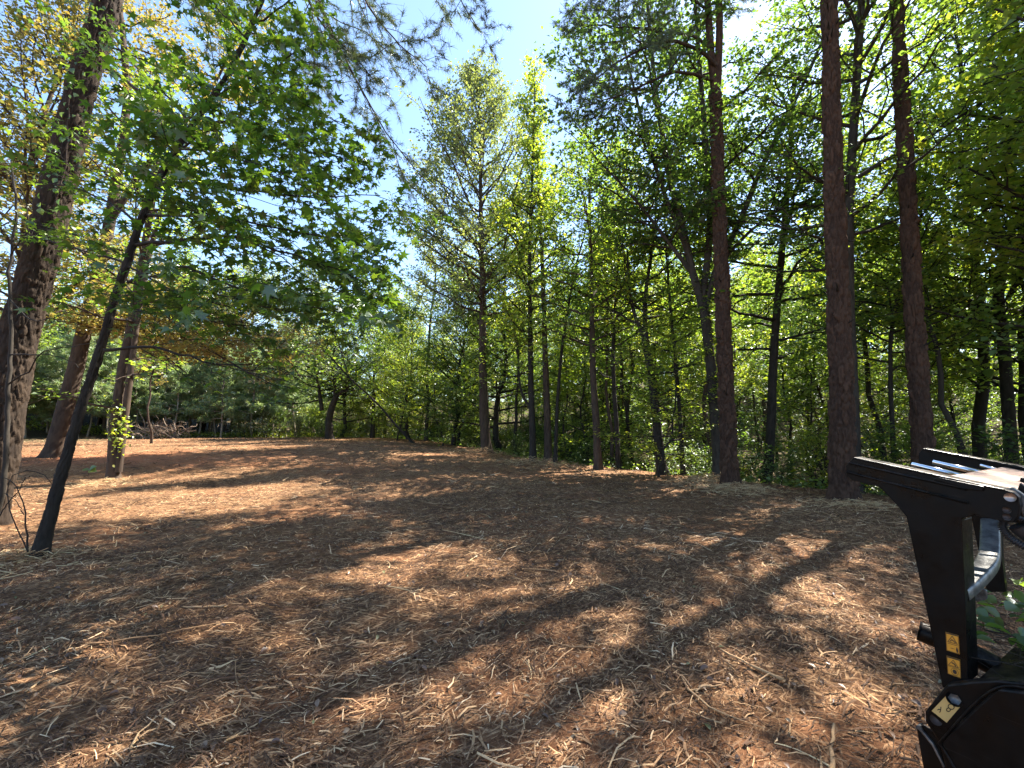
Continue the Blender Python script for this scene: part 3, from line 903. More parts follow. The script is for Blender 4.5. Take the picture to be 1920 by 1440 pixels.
traced('twin_stem_tree', 'twin-stemmed tree with a leaf cluster low on its stems', [
    ([(212, 908), (212, 870), (216, 800), (228, 700), (242, 630), (258, 540), (275, 440), (290, 340), (300, 220)], .135, .06),
    ([(222, 885), (232, 800), (246, 690), (256, 610), (275, 500), (300, 400), (330, 300), (350, 200)], .09, .04)],
    12.0, 'bark_brown', 'leaf_mid', 121, (14, 14), 2.2, 17, .12, 0, .8, 'round', 8, .8, t0=.5, sp=.1)
tw = [o for o in col.objects if o.name.startswith('twin_stem_tree')][0]
rng = np.random.default_rng(8)
b_ = Bag(); p = px_poly([(222 + rng.normal(0, 11), 800 + rng.normal(0, 22), 11.85 + rng.normal(0, .15)) for k in range(260)]) - np.array(tw.location)
scatter(b_, p, .085, rng, OVAL_V, OVAL_F, .4)
tag(link('leaf_cluster', b_.mesh('leaf_cluster'), M['leaf_bright'], tw), 'bright sprouts low on the stems')

traced('bent_sapling', 'thin bare dark sapling bending left over the clearing\'s far side', [
    ([(778, 846), (745, 800), (715, 765), (690, 740), (655, 708), (620, 670), (590, 640)], .075, .035),
    ([(655, 708), (640, 660), (628, 620), (610, 590)], .035, .02)], 27, 'bark_dark', 'leaf_grey', 131, (7, 5), 2.6, 9, .15, .2, .7, 'round', 6, .8, t0=.6, detail=(60, 16))

traced('forked_oak', 'dark crooked oak with a forked trunk at the far end of the clearing', [
    ([(618, 828), (617, 790), (622, 765), (630, 745)], .30, .22),
    ([(630, 745), (645, 730), (662, 722)], .14, .06), ([(628, 752), (628, 715), (624, 680), (630, 630)], .16, .06),
    ([(604, 770), (600, 745), (596, 715), (590, 680)], .16, .05)], 33, 'bark_dark', 'leaf_mid', 141, (0, 12), 4.0, 9, .2, 0, .8, 'round', 8, .8, detail=(60, 18), sp=.2)

traced('poplar_tree', 'tall straight tree with grey-green crown, its bare trunk at the clearing\'s middle edge', [
    ([(912, 855), (908, 780), (905, 680), (905, 560), (902, 420), (900, 280), (898, 165)], .27, .03)], 22.5, 'bark_brown', 'leaf_grey', 151, (64, 0), 4.6, 30, .135, .45, 1.1, 'ovate', 9, .4, t0=.33, sp=.15, cell=(.07, .2))
traced('slender_tree', 'slender tree with yellow-green pointed crown and dark double-bent trunk', [
    ([(1000, 870), (998, 800), (995, 700), (994, 600), (993, 480), (998, 330), (1003, 155)], .15, .02),
    ([(996, 770), (978, 735), (972, 690), (970, 640), (955, 590)], .06, .02)], 18.2, 'bark_dark', 'leaf_bright', 161, (56, 10), 2.4, 32, .115, .3, 1.1, 'column', 7, .5, t0=.30, sp=.12)
traced('slender_tree', 'straight brown trunk, thickest of the close cluster at the middle edge', [
    ([(1028, 868), (1026, 780), (1022, 660), (1017, 500), (1012, 380), (1006, 270)], .17, .03)], 18.4, 'bark_brown', 'leaf_mid', 171, (30, 0), 1.7, 26, .11, .3, 1.0, 'column', 7, .5, t0=.45)
traced('slender_tree', 'thin trunk slanting right, in the close cluster at the middle edge', [
    ([(1041, 868), (1045, 760), (1053, 660), (1063, 590), (1080, 500), (1100, 420), (1110, 330)], .085, .02)], 18.0, 'bark_dark', 'leaf_mid', 181, (20, 0), 1.9, 18, .12, .2, .9, 'round', 7, .8, t0=.5)
traced('slender_tree', 'straight dark trunk standing alone where brambles meet the mulch', [
    ([(1122, 880), (1118, 800), (1112, 700), (1110, 600), (1108, 480), (1105, 380), (1108, 280)], .15, .03)], 15.8, 'bark_brown', 'leaf_mid', 191, (30, 0), 2.2, 18, .12, .2, .9, 'ovate', 8, .8, t0=.35)
traced('slender_tree', 'slim dark trunk beside the lone straight trunk, rooted in ferny brush', [
    ([(1160, 895), (1156, 800), (1150, 700), (1152, 600), (1160, 480), (1165, 380)], .10, .02)], 16.2, 'bark_dark', 'leaf_deep', 195, (24, 0), 2.0, 16, .12, .2, .9, 'ovate', 8, .8, t0=.3)
traced('forked_tree', 'dark trunk bending left and forking above bright leaves in the shaded wood', [
    ([(1243, 905), (1236, 840), (1228, 760), (1219, 690), (1212, 650)], .16, .12),
    ([(1212, 650), (1200, 615), (1190, 590), (1180, 540), (1176, 470)], .08, .03),
    ([(1213, 650), (1209, 600), (1212, 540), (1222, 470), (1232, 380)], .09, .03)], 14.5, 'bark_dark', 'leaf_bright', 201, (0, 16), 2.0, 17, .12, .1, .8, 'ovate', 8, .9)
traced('slender_tree', 'thin dark trunk between the forked tree and the grey hardwood', [
    ([(1282, 912), (1276, 800), (1268, 690), (1258, 590), (1250, 480), (1245, 380)], .08, .02)], 14.2, 'bark_dark', 'leaf_mid', 205, (22, 0), 1.8, 16, .12, .1, .8, 'round', 8, .9, t0=.35)
traced('curved_tree', 'dark hardwood trunk curving up from a swept base behind the pines', [
    ([(1432, 925), (1441, 870), (1446, 780), (1450, 680), (1458, 560), (1470, 430), (1480, 300), (1490, 150)], .15, .06)], 14.0, 'bark_dark', 'leaf_deep', 211, (30, 0), 3.0, 18, .11, .1, .8, 'ovate', 9, .9, t0=.3)
traced('hardwood_tree', 'smooth grey trunk tucked close behind the thick reddish pine', [
    ([(1607, 940), (1602, 820), (1597, 690), (1592, 560), (1592, 400), (1600, 250), (1612, 60), (1620, -100)], .13, .08)], 10.6, 'bark_grey', 'leaf_mid', 221, (28, 0), 3.2, 18, .10, .1, .8, 'round', 10, .8, t0=.38)
traced('forked_tree', 'spreading dark tree with crooked limbs in bright leaves at the frame edge', [
    ([(1895, 900), (1890, 760), (1882, 650), (1872, 560), (1880, 480)], .17, .12),
    ([(1880, 660), (1850, 610), (1810, 570), (1770, 560)], .07, .03), ([(1880, 480), (1850, 400), (1810, 350), (1760, 360)], .08, .03),
    ([(1880, 480), (1910, 400), (1935, 300), (1960, 200)], .09, .03), ([(1890, 560), (1920, 500), (1960, 450)], .07, .03)],
    13.0, 'bark_dark', 'leaf_bright', 231, (0, 15), 2.5, 17, .10, -.05, .8, 'round', 9, .9)
traced('slender_tree', 'thin crooked trunk seen between the two thick right-hand pines', [
    ([(1678, 930), (1674, 820), (1670, 720), (1672, 620), (1690, 530), (1720, 440), (1735, 330)], .07, .03)], 12.5, 'bark_dark', 'leaf_bright', 241, (30, 0), 2.4, 24, .10, .1, .8, 'round', 8, .9, t0=.4)

# ------------------------------------------------------------------ the wood behind the clearing
SKX = np.array([-400, 0, 400, 540, 600, 700, 755, 790, 830, 950, 1040, 1075, 1110, 1500, 2600.0])
SKY = np.array([-300, 120, 300, 590, 630, 630, 620, 610, 600, 570, 500, 430, 220, -900, -900.0])
def max_h(x, y, crown_r=1.5):
    """tallest tree that stays under the photograph's skyline"""
    z0 = float(Z(x, y)); best = 40
    for dx in (-crown_r, 0, crown_r):
        px = 960 + F * (x + dx) / y
        lim = float(np.interp(px, SKX, SKY))
        best = min(best, CAM[2] + (797.5 - lim) / F * y * 1.0 - z0)
    return best

rng = np.random.default_rng(2024)
random.seed(7)
taken = [np.array(o.location[:2]) for o in col.objects if o.get('category') == 'tree']
def free(x, y, d):
    q = np.array([x, y])
    return all(np.hypot(*(q - t)) > d for t in taken)

PZ = [(-9999, 40, 'left of the thick leaning pine'), (40, 150, 'by the big oak trunk'), (150, 240, 'right of the big oak trunk'), (240, 270, 'right of the twin stems'), (270, 340, 'behind the brush pile'), (340, 400, 'right of the brush pile'), (400, 470, 'under the hanging olive branches'), (470, 530, 'left of the far hardwoods'), (530, 9999, 'next to the hardwoods')]
# young pines at the far left, trunks close together
n_yp = 0
for k in range(900):
    x = rng.uniform(-52, -12); y = rng.uniform(27, 50)
    px = 960 + F * x / y
    if px < -120 or px > 590: continue
    front = np.interp(px, [-120, 0, 250, 450, 590], [27, 29, 36, 37, 39])
    if y < front or not free(x, y, 1.55): continue
    taken.append(np.array([x, y]))
    H = min(rng.uniform(7, 10.5), max_h(x, y))
    near_ = y < front + 4
    place(PR['ypine1' if rng.random() < .5 else 'ypine2'], 'young_pine', x, y, H, ('tall ' if H > 9 else 'short ' if H < 8 else '') + ('young pine at the front of the thicket, ' if near_ else 'young pine deep in the thicket, ') + next(t for a_, b_, t in PZ if a_ <= px < b_),
          'tree', 'young pines in the front of the thicket' if near_ else 'young pines deep in the thicket', 'bark_twig', 'needle_young', rng.uniform(0, 6.28), (rng.normal(0, .03), rng.normal(0, .03)), rng.uniform(.85, 1.2))
    n_yp += 1
    if n_yp >= 130: break

# hardwoods behind the far end and the middle of the clearing
spots = [  # px, depth, proto, height, leaf, bark, label
    (565, 47, 'broad2', 17.5, 'leaf_grey', 'bark_dark', 'pale grey-green oak crown rising over the pine thicket'),
    (440, 49, 'broad1', 17, 'leaf_grey', 'bark_dark', 'hazy grey-green tree behind the olive branches'),
    (640, 37, 'broad2', 11.5, 'leaf_bright', 'bark_dark', 'yellow-green rounded tree behind the forked oak'),
    (700, 36, 'broad1', 12, 'leaf_mid', 'bark_dark', 'mid-green bushy tree behind the bent sapling'),
    (770, 32, 'broad2', 10.5, 'leaf_bright', 'bark_dark', 'yellowish bushy tree just past the bent sapling\'s foot'),
    (800, 30, 'slim1', 20.5, 'leaf_grey', 'bark_grey', 'tall grey-green tree, leftmost tip of the middle skyline'),
    (850, 27, 'broad1', 10, 'leaf_deep', 'bark_dark', 'dark bushy tree left of the tall bare trunk'),
    (745, 30, 'under1', 6.5, 'leaf_bright', 'bark_dark', 'low yellow-green tree over the far right-hand mulch edge'),
    (830, 26, 'under2', 5.5, 'leaf_mid', 'bark_dark', 'low bushy tree at the left of the tall bare trunk\'s foot'),
    (860, 29, 'slim2', 15.5, 'leaf_grey', 'bark_dark', 'grey-green tree filling the middle skyline left of the tallest crown'),
    (940, 26, 'broad2', 13, 'leaf_mid', 'bark_dark', 'leafy tree filling the gap right of the tall bare trunk'),
    (965, 24, 'slim1', 15, 'leaf_grey', 'bark_dark', 'slim grey-green tree between the two tallest middle crowns'),
    (1070, 22, 'slim2', 12, 'leaf_mid', 'bark_dark', 'slim leafy tree right of the close trunk cluster'),
    (290, 25, 'slim2', 10.5, 'leaf_olive', 'bark_brown', 'golden-olive tree behind the twin stems'),
    (20, 25, 'slim1', 14, 'leaf_mid', 'bark_brown', 'leafy tree behind the thick leaning pine'),
    (1655, 16.5, 'slim1', 19, 'leaf_bright', 'bark_dark', 'tall bright-leaved tree seen between the two thick pines'),
    (1815, 15, 'tall1', 20, 'leaf_mid', 'bark_dark', 'tall airy tree past the straight pine'),
    (1180, 19, 'slim1', 15, 'leaf_bright', 'bark_dark', 'yellow-green slim tree behind the lone straight trunk'),
    (90, 44, 'tall2', 17, 'leaf_mid', 'bark_dark', 'tall green tree rising over the pine thicket by the big oak trunk'),
    (190, 43, 'broad1', 17, 'leaf_olive', 'bark_dark', 'olive-crowned tree rising over the thicket near the twin stems'),
    (310, 46, 'tall1', 18, 'leaf_mid', 'bark_dark', 'tall green tree rising over the thicket right of the twin stems'),
    (380, 43, 'broad2', 15, 'leaf_grey', 'bark_dark', 'grey-green tree rising over the thicket right of the brush pile'),
    (1232, 13.4, 'under2', 4.6, 'leaf_bright', 'bark_dark', 'low sapling with bright lime leaf sprays by the forked dark tree'),
    (1110, 19.5, 'under1', 6.5, 'leaf_bright', 'bark_dark', 'bright yellow-green sapling glowing behind the lone straight trunk'),
    (2330, 8.0, 'tall1', 19, 'leaf_bright', 'bark_dark', 'unseen leafy tree added for shade, past the frame edge beyond the machine'),  # out of view, added to shade the right foreground
    (2750, 5.0, 'tall1', 18, 'leaf_mid', 'bark_dark', 'unseen tree added for shade, beside the machine outside the frame'),  # off-frame tree put in for its shade on the near mulch
    (2400, 8.5, 'broad1', 17, 'leaf_mid', 'bark_dark', 'broad tree added for shade, well outside the frame past the machine'),  # added outside the view for more foreground shade
    (8, 15, 'tall1', 18, 'leaf_olive', 'bark_brown', 'tall olive-leaved tree between the leaning pine and the big oak trunk'),
    (330, 41, 'tall2', 21, 'leaf_mid', 'bark_dark', 'tall green tree behind the star-leaved sapling\'s crown'),
    (2260, 6.5, 'slim1', 15, 'leaf_bright', 'bark_dark', 'unseen slim tree added for shade, just outside the frame beside the machine'),  # unseen, placed so its crown shades the nearest ground
    (2050, 8.5, 'slim2', 15, 'leaf_bright', 'bark_dark', 'slim bright tree added for shade at the frame edge above the machine'),  # added to cast shade over the near middle ground
    (1960, 13, 'tall2', 20, 'leaf_mid', 'bark_dark', 'tall leafy tree at the frame edge behind the crooked limbs'),
    (-260, 19, 'broad1', 14, 'leaf_olive', 'bark_brown', 'olive tree at the frame edge behind the thick leaning pine'),
]
for px, d, pr, H, lm, bm, lab in spots:
    x = (px - 960) / F * d
    taken.append(np.array([x, d]))
    place(PR[pr], 'leafy_tree', x, d, H, lab, 'tree', None, bm, lm, rng.uniform(0, 6.28), (0, 0))

# deeper wood
labs = {'tall': ('tall forest tree deep in the shaded wood past the mulch edge', 'tall trees deep in the wood'),
        'slim': ('slim forest tree among many in the wood past the mulch edge', 'slim trees in the wood'),
        'broad': ('broad leafy tree filling the wood behind the clearing', 'broad trees in the wood'),
        'under': ('low leafy understory tree in the wood past the mulch edge', 'understory trees'),
        'shrub': ('small leafy shrub at the edge between mulch and wood', 'shrubs along the mulch edge')}
counts = {}
ZONES = [(-9999, 300, 'beyond the twin stems'), (300, 480, 'right of the brush pile'), (480, 600, 'before the far pale oak'), (600, 700, 'by the forked oak'), (700, 800, 'by the bent sapling'), (800, 880, 'left of the tall bare trunk'), (880, 970, 'behind the tall bare trunk'), (970, 1060, 'behind the close trunk cluster'),
         (1060, 1150, 'behind the lone straight trunk'), (1150, 1250, 'around the forked dark tree'), (1250, 1330, 'left of the grey hardwood'), (1330, 1420, 'behind the forked pine'), (1420, 1530, 'by the curved trunk'), (1530, 1640, 'behind the thick reddish pine'),
         (1640, 1760, 'behind the straight pine'), (1760, 1880, 'right of the straight pine'), (1880, 9999, 'past the machine')]
HUE = {'leaf_deep': 'dark green', 'leaf_mid': 'green', 'leaf_bright': 'yellow-green', 'leaf_grey': 'grey-green'}
def zone(x, y):
    px = 960 + F * x / y
    return next(t for a, b_, t in ZONES if a <= px < b_)
def wood_tree(kind, x, y, H, lm, bm='bark_dark'):
    v = {'tall': 2, 'slim': 2, 'broad': 2, 'under': 3, 'shrub': 2}[kind]
    pr = PR[kind + str(rng.integers(1, v + 1))]
    nm = {'tall': 'tall_tree', 'slim': 'slim_tree', 'broad': 'broad_tree', 'under': 'understory_tree', 'shrub': 'shrub'}[kind]
    word = {'tall': 'tall tree', 'slim': 'slim-stemmed tree', 'broad': 'broad leafy tree', 'under': 'low spreading tree', 'shrub': 'shrub' if H < 1.3 else 'tall shrub'}[kind]
    s = float(edge_s(x, y))
    deep = 'at the mulch edge' if s < 3 or kind == 'shrub' and s < 4 else 'just inside the wood' if s < 9 else 'deep in the wood' if s < 18 else 'far back in the wood'
    lab = HUE[str(lm)] + ' ' + word + ' ' + deep + ', ' + zone(x, y)
    place(pr, nm, x, y, H, lab, 'shrub' if kind == 'shrub' else 'tree', labs[kind][1], bm, lm, rng.uniform(0, 6.28), (rng.normal(0, .03), rng.normal(0, .03)), rng.uniform(.9, 1.15))
    counts[kind] = counts.get(kind, 0) + 1

for k in range(3000):
    y = rng.uniform(4, 62); x = rng.uniform(-45, 60)
    s = float(edge_s(x, y))
    px = 960 + F * x / y
    if s < 1.2 or px < 520 or px > 2350: continue
    if px > 1950 and y < 6 and x < 14: continue
    right = px > 1090
    if s < 14:
        kind = rng.choice(['slim', 'under', 'tall', 'broad'], p=[.58, .28, .07, .07] if right else [.35, .35, .15, .15])
    else:
        kind = rng.choice(['tall', 'broad', 'under', 'slim'], p=[.36, .36, .2, .08])
    gap = {'tall': 3.2, 'slim': 1.55, 'broad': 3.8, 'under': 2.2}[kind]
    if s > 14: gap *= 1.35
    if not free(x, y, gap): continue
    mh = max_h(x, y, {'tall': 2, 'slim': 1, 'broad': 3, 'under': 1}[kind])
    H = {'tall': rng.uniform(16, 23), 'slim': rng.uniform(11, 17), 'broad': rng.uniform(11, 17), 'under': rng.uniform(4, 8.5)}[kind]
    if right and s > 5: H = min(H, CAM[2] + (797.5 - 440 + 15 * rng.normal()) / F * y - float(Z(x, y)))
    H = min(H, mh)
    if H < 3 or (kind in ('tall', 'broad') and H < 7): continue
    taken.append(np.array([x, y]))
    lm = rng.choice(['leaf_deep', 'leaf_mid', 'leaf_bright', 'leaf_grey'], p=[.22, .38, .28, .12])
    wood_tree(kind, x, y, H, lm, rng.choice(['bark_dark', 'bark_grey', 'bark_brown']))
# shrubs and low saplings along the edge
for k in range(2500):
    y = rng.uniform(8.5, 40); s = rng.gamma(1.6, 2.0) + .25
    x = float(np.interp(y, EY, EX)) + s / .72
    px = 960 + F * x / y
    if px > 1980 or px < 600 or not free(x, y, .7): continue
    taken.append(np.array([x, y]))
    H = rng.uniform(.4, 1.0) if s < 1.2 else rng.uniform(.8, 2.0)
    wood_tree('shrub', x, y, H, rng.choice(['leaf_mid', 'leaf_deep', 'leaf_bright', 'leaf_grey'], p=[.3, .55, .12, .03]))
    if counts.get('shrub', 0) >= 130: break
for k in range(300):
    px = rng.uniform(430, 760); y = rng.uniform(36, 41)
    x = (px - 960) / F * y
    if not free(x, y, .9) or px > 960 + F * float(np.interp(y, EY, EX)) / y + 260: continue
    taken.append(np.array([x, y]))
    wood_tree('shrub', x, y, rng.uniform(.9, 2.4), rng.choice(['leaf_mid', 'leaf_grey', 'leaf_bright']))
    if counts.get('shrub', 0) >= 165: break
print('wood', counts, 'young pines', n_yp)

# ------------------------------------------------------------------ mulch: shredded wood lying on the clearing
rng = np.random.default_rng(99)
def splat(N, y0, y1, wide=1.5, pw=1.0):
    y = y0 + (y1 - y0) * rng.random(N) ** pw
    x = (rng.random(N) * 2 - 1) * (wide * y + 1.2)
    return x, y
def chips(bag, x, y, length, width, align=.5, lift=.006, tilt=.10, secs=2, tone=0.0):
    keep = (edge_s(x, y) < .6 + .8 * vnoise(x * 1.3, y * 1.3, 41)) & (rng.random(len(x)) < .35 + 1.5 * ss(.35, .62, fbm(x * 1.1 + 9, y * 1.1, 71)))
    x, y = x[keep], y[keep]; length = length[keep]; width = width[keep]
    N = len(x)
    flow = (fbm(x * .25, y * .25, 51) - .5) * 5.0 + .5
    th = np.where(rng.random(N) < align, flow + rng.normal(0, .5, N), rng.random(N) * math.pi)
    a = np.stack([np.cos(th), np.sin(th), rng.normal(0, tilt, N)], 1); a = nrm(a)
    nn = nrm(np.stack([rng.normal(0, .3, N), rng.normal(0, .3, N), np.ones(N)], 1)); bb = nrm(np.cross(a, nn)); nn = np.cross(bb, a)
    z = ZZ(x, y) + lift * rng.random(N) ** 1.5 + np.abs(a[:, 2]) * length * .4 + .002
    P = np.stack([x, y, z], 1)
    curv = rng.normal(0, .07, N)
    us = (-.5, .5) if secs == 2 else (-.5, 0, .5)
    V = np.empty((N, 3 * secs, 3))
    for i, u in enumerate(us):
        mid = P + a * (u * length)[:, None] + bb * (curv * length * (u * u * 4))[:, None] + nn * ((1. if u == 0 else 0) * rng.normal(.05, .05, N) * length)[:, None]
        wd = (width * (1.0 if u == 0 else rng.uniform(.3, 1.1, N)))[:, None]
        V[:, i * 3] = mid - bb * wd; V[:, i * 3 + 1] = mid + nn * wd * .7; V[:, i * 3 + 2] = mid + bb * wd
    f = np.array([[0, 1, 4, 3], [1, 2, 5, 4], [3, 4, 7, 6], [4, 5, 8, 7]][:2 * (secs - 1)])
    Fi = (np.arange(N)[:, None, None] * (3 * secs) + f[None]).reshape(-1, 4)
    r = np.clip(rng.beta(.9, 1.9, N) + (fbm(x * .8, y * .8, 61) - .5) * .5 + tone, 0, 1)
    bag.add(V.reshape(-1, 3), Fi, rnd=np.repeat(r, len(f)))
mb_ = Bag()
N = 85000; x, y = splat(N, 1.0, 5.0, 1.4, .75); chips(mb_, x, y, np.exp(rng.normal(math.log(.038), .45, N)), rng.uniform(.0015, .0042, N), lift=.010, tilt=.15)
N = 17000; x, y = splat(N, 1.0, 6.5, 1.4, .8); chips(mb_, x, y, np.exp(rng.normal(math.log(.08), .45, N)), rng.uniform(.002, .0055, N), .6, .02, .13, 3, .02)
N = 4500; x, y = splat(N, 1.2, 7, 1.4, .8); chips(mb_, x, y, np.exp(rng.normal(math.log(.10), .45, N)), rng.uniform(.003, .0075, N), .6, .02, .12, 3, .03)
N = 64000; x, y = splat(N, 4.8, 12, 1.4, .75); chips(mb_, x, y, np.exp(rng.normal(math.log(.085), .45, N)), rng.uniform(.003, .0075, N), .5, .02, .16)
N = 33000; x, y = splat(N, 11, 36, 1.25, .8); chips(mb_, x, y, np.exp(rng.normal(math.log(.16), .4, N)), rng.uniform(.006, .014, N), .5, .03, .18)
o = link('mulch', mb_.mesh('mulch'), M['chips'])
tag(o, 'brown shredded wood mulch spread over the whole clearing', 'mulch', kind='stuff')

# larger splinters and sticks, each a piece one can pick up
def stick_mesh(name, seed, curve, taper, fat, fork=False):
    r = np.random.default_rng(seed)
    u = np.linspace(-.5, .5, 7)
    P = np.stack([u, curve * (u * u * 4 - .4) * .25 + r.normal(0, .012, 7), np.abs(r.normal(0, .012, 7))], 1)
    rad = fat * (1 - taper * (u + .5)) * r.uniform(.75, 1.2, 7)
    V, Fq_ = tubes(P[None], rad[None], 5)
    V = V * np.array([1, 1, .6])
    b_ = Bag(); b_.add(V, Fq_, rnd=r.random())
    e0 = np.array([[4, 3, 2, 1, 0]]); e1 = np.array([[30, 31, 32, 33, 34]])
    b_.F.setdefault(5, []).append((e0, {})); b_.F[5].append((e1, {}))
    if fork:
        P2 = np.stack([P[3], P[3] + [.16, .10, .05], P[3] + [.30, .26, .09]]); V, Fq_ = tubes(P2[None], np.array([[fat * .6, fat * .5, fat * .2]]), 5); b_.add(V, Fq_, rnd=.6)
    return b_.mesh(name)
STK = [stick_mesh('splinter', 700 + k, c, t, f, k in (3, 7)) for k, (c, t, f) in enumerate([(.1, .8, .022), (.8, .7, .018), (-.5, .9, .03), (.3, .6, .02), (0, .5, .035), (1.3, .8, .015), (-.9, .6, .02), (.5, .8, .02), (.2, .95, .04), (-.2, .7, .016), (.6, .3, .012), (-1.5, .6, .013)])]
named = [  # px, py, length, turn, mesh, label
    (1562, 1408, .34, .9, 4, 'stout orange-brown broken stick at the mulch near the machine\'s foot'),
    (702, 1212, .26, .08, 8, 'dark pointed splinter lying across the left middle of the near mulch'),
    (1035, 1075, .62, -.35, 6, 'long bent dark branch lying behind the sunny mulch patch'),
    (745, 1108, .42, -.5, 3, 'forked dark stick in the shaded mulch left of the sunny patch'),
    (1530, 1114, .30, -.12, 0, 'pale straight splinter on the mulch towards the machine'),
    (1350, 975, .55, .8, 0, 'long pale stick lying past the shaded middle mulch, before the pines'),
    (300, 1195, .9, .42, 10, 'long thin pale strip lying on the shaded left mulch'),
    (480, 1370, .36, 1.15, 2, 'pale straight splinter pointing away, right of the sunny left patch'),
    (580, 1395, .13, -.1, 4, 'short flat tan wood chunk on dark mulch'),
    (1340, 1330, .5, -1.0, 1, 'curved pale strip in the near right mulch'),
    (1120, 1310, .5, -.6, 9, 'thin straight stick slanting across the near middle mulch'),
    (1170, 1140, .16, 1.1, 7, 'small pale forked splinter right of the sunny patch'),
]
def lay(px=None, py=None, xy=None, L=.2, th=0, k=0, label='', group=None):
    if xy is None:
        g = ground(px, py); xy = g[:2]
    x, y = float(xy[0]), float(xy[1])
    o = link('wood_splinter', STK[k], M['splinter'])
    o.location = (x, y, float(ZZ(x, y)) + .008 + L * .012)
    d = L * .45
    slope = (float(ZZ(x + d * math.cos(th), y + d * math.sin(th))) - float(ZZ(x - d * math.cos(th), y - d * math.sin(th)))) / (2 * d)
    o.rotation_euler = (rng.normal(0, .3), -math.atan(slope) + rng.normal(0, .05), th)
    o.scale = (L, L, L)
    tag(o, label, 'wood splinter', group)
def lay_auto(xy, L, th, k, label, group):
    lay(xy=xy, L=L, th=th, k=k, label=slabel(xy[0], xy[1], k, L), group='splinters and sticks strewn over the mulch')
for px, py, L, th, k, lab in named:
    lay(px, py, None, L, th, k, lab)
def slabel(x, y, k, L):
    px = 960 + F * x / y; py = 797 + F * 1.6 / y
    shape = ('straight', 'curved', 'broad', 'forked', 'stout', 'hooked', 'bent', 'forked', 'thick pointed', 'thin straight', 'thin', 'looped')[k]
    size = 'long' if L > .22 else 'short' if L < .13 else 'middling'
    near = 'in the nearest mulch' if y < 2.9 else 'in the near mulch' if y < 4 else 'in the middle mulch' if y < 6 else 'in the farther mulch'
    side = 'below the leaning sapling' if px < 320 else 'left of the sunny patch' if px < 760 else 'about the sunny patch' if px < 1150 else 'right of the sunny patch' if px < 1450 else 'towards the black machine'
    return f'{size} {shape} splinter {near} {side}'
G1 = ('pale splintered strip lying loose in the near mulch', 'splinters strewn over the near mulch')
G2 = ('short stick lying on the mulch farther across the clearing', 'sticks strewn over the farther mulch')
for k in range(215):
    x, y = splat(1, 1.9, 5.5, 1.15, .8)
    lay_auto(xy=(x[0], y[0]), L=float(np.exp(rng.normal(math.log(.19), .4))), th=rng.random() * 3.14, k=int(rng.integers(0, 12)), label=G1[0], group=G1[1])
for k in range(70):
    x, y = splat(1, 5.5, 11, 1.1, .8)
    if edge_s(x[0], y[0]) > 0: continue
    lay_auto(xy=(x[0], y[0]), L=float(np.exp(rng.normal(math.log(.34), .35))), th=rng.random() * 3.14, k=int(rng.integers(0, 12)), label=G2[0], group=G2[1])

# straw heaped round the feet of the pines and along the brow
def heap(px, py, d, w, h, n_, seed, label):
    r = np.random.default_rng(seed)
    x0 = (px - 960) / F * d
    g = r.normal(0, 1, (n_, 2)); rr = np.linalg.norm(g, axis=1)
    x = x0 + g[:, 0] * w * .5; y = d + g[:, 1] * w * .4
    z = Z(x, y) + h * np.exp(-rr ** 2 * .7) * r.random(n_)
    th = r.random(n_) * 6.28; el = r.normal(.1, .25, n_)
    L = r.uniform(.12, .38, n_)
    D = np.stack([np.cos(th) * np.cos(el), np.sin(th) * np.cos(el), np.sin(el)], 1) * (L / 2)[:, None]
    C = np.stack([x, y, z], 1)
    P = np.stack([C - D, C + np.array([0, 0, .02]), C + D], 1)
    V, Fq_ = tubes(P, np.repeat(r.uniform(.002, .006, n_)[:, None], 3, 1), 3)
    b_ = Bag(); b_.add(V, Fq_, rnd=np.repeat(r.random(n_), 6))
    tag(link('straw_heap', b_.mesh('straw_heap'), M['splinter']), label, 'straw heap', kind='stuff')
heap(1375, 905, 10.7, 1.0, .16, 700, 1, 'straw and strips heaped round the forked pine\'s foot')
heap(1325, 890, 11.9, 1.1, .30, 600, 2, 'mound of straw at the grey hardwood\'s foot')
heap(1590, 945, 8.7, .8, .10, 400, 3, 'loose strips round the thick reddish pine\'s foot')
heap(1010, 870, 17.3, 2.2, .3, 700, 4, 'straw heaped before the close trunk cluster')
heap(215, 905, 11.6, .9, .12, 300, 5, 'strips heaped round the twin stems\' foot')
heap(70, 1030, 5.3, .7, .10, 300, 6, 'sticks and strips round the leaning sapling\'s foot')
heap(900, 855, 21.5, 2.6, .35, 500, 7, 'shredded heap at the tall bare trunk\'s foot')

# brush pile by the young pines
g = ground(420, 832); g = np.array([-23.5, 33.0, float(Z(-23.5, 33.0))])
g = np.array([(298 - 960) / F * 34.0, 34.0, 0]); g[2] = float(Z(g[0], g[1]))
bp = empty('brush_pile', g, 'heap of bare broken branches before the young pine thicket', 'brush pile')
r = np.random.default_rng(77)
tips = [((-.2, 0, 0), (.6, .3, 2.4)), ((-2.6, -.2, .25), (-.1, 0, 1.2)), ((1.6, -.3, .05), (-.6, .2, 1.9)), ((-.9, 0, .0), (-.1, .2, 2.0)), ((.2, -.2, 0), (.5, .1, 1.8)), ((-3.4, 0, .6), (-.6, .1, 1.0)),
        ((.9, .2, 0), (2.6, .3, 1.5)), ((-1.2, .4, 0), (-2.0, .6, 3.2)), ((-.3, -.3, .05), (1.3, -.2, .9)), ((-.6, -.4, .05), (-1.6, -.4, .9)), ((.0, .2, .0), (.2, .5, 2.6)), ((.8, 0, .1), (1.9, .1, 1.9))]
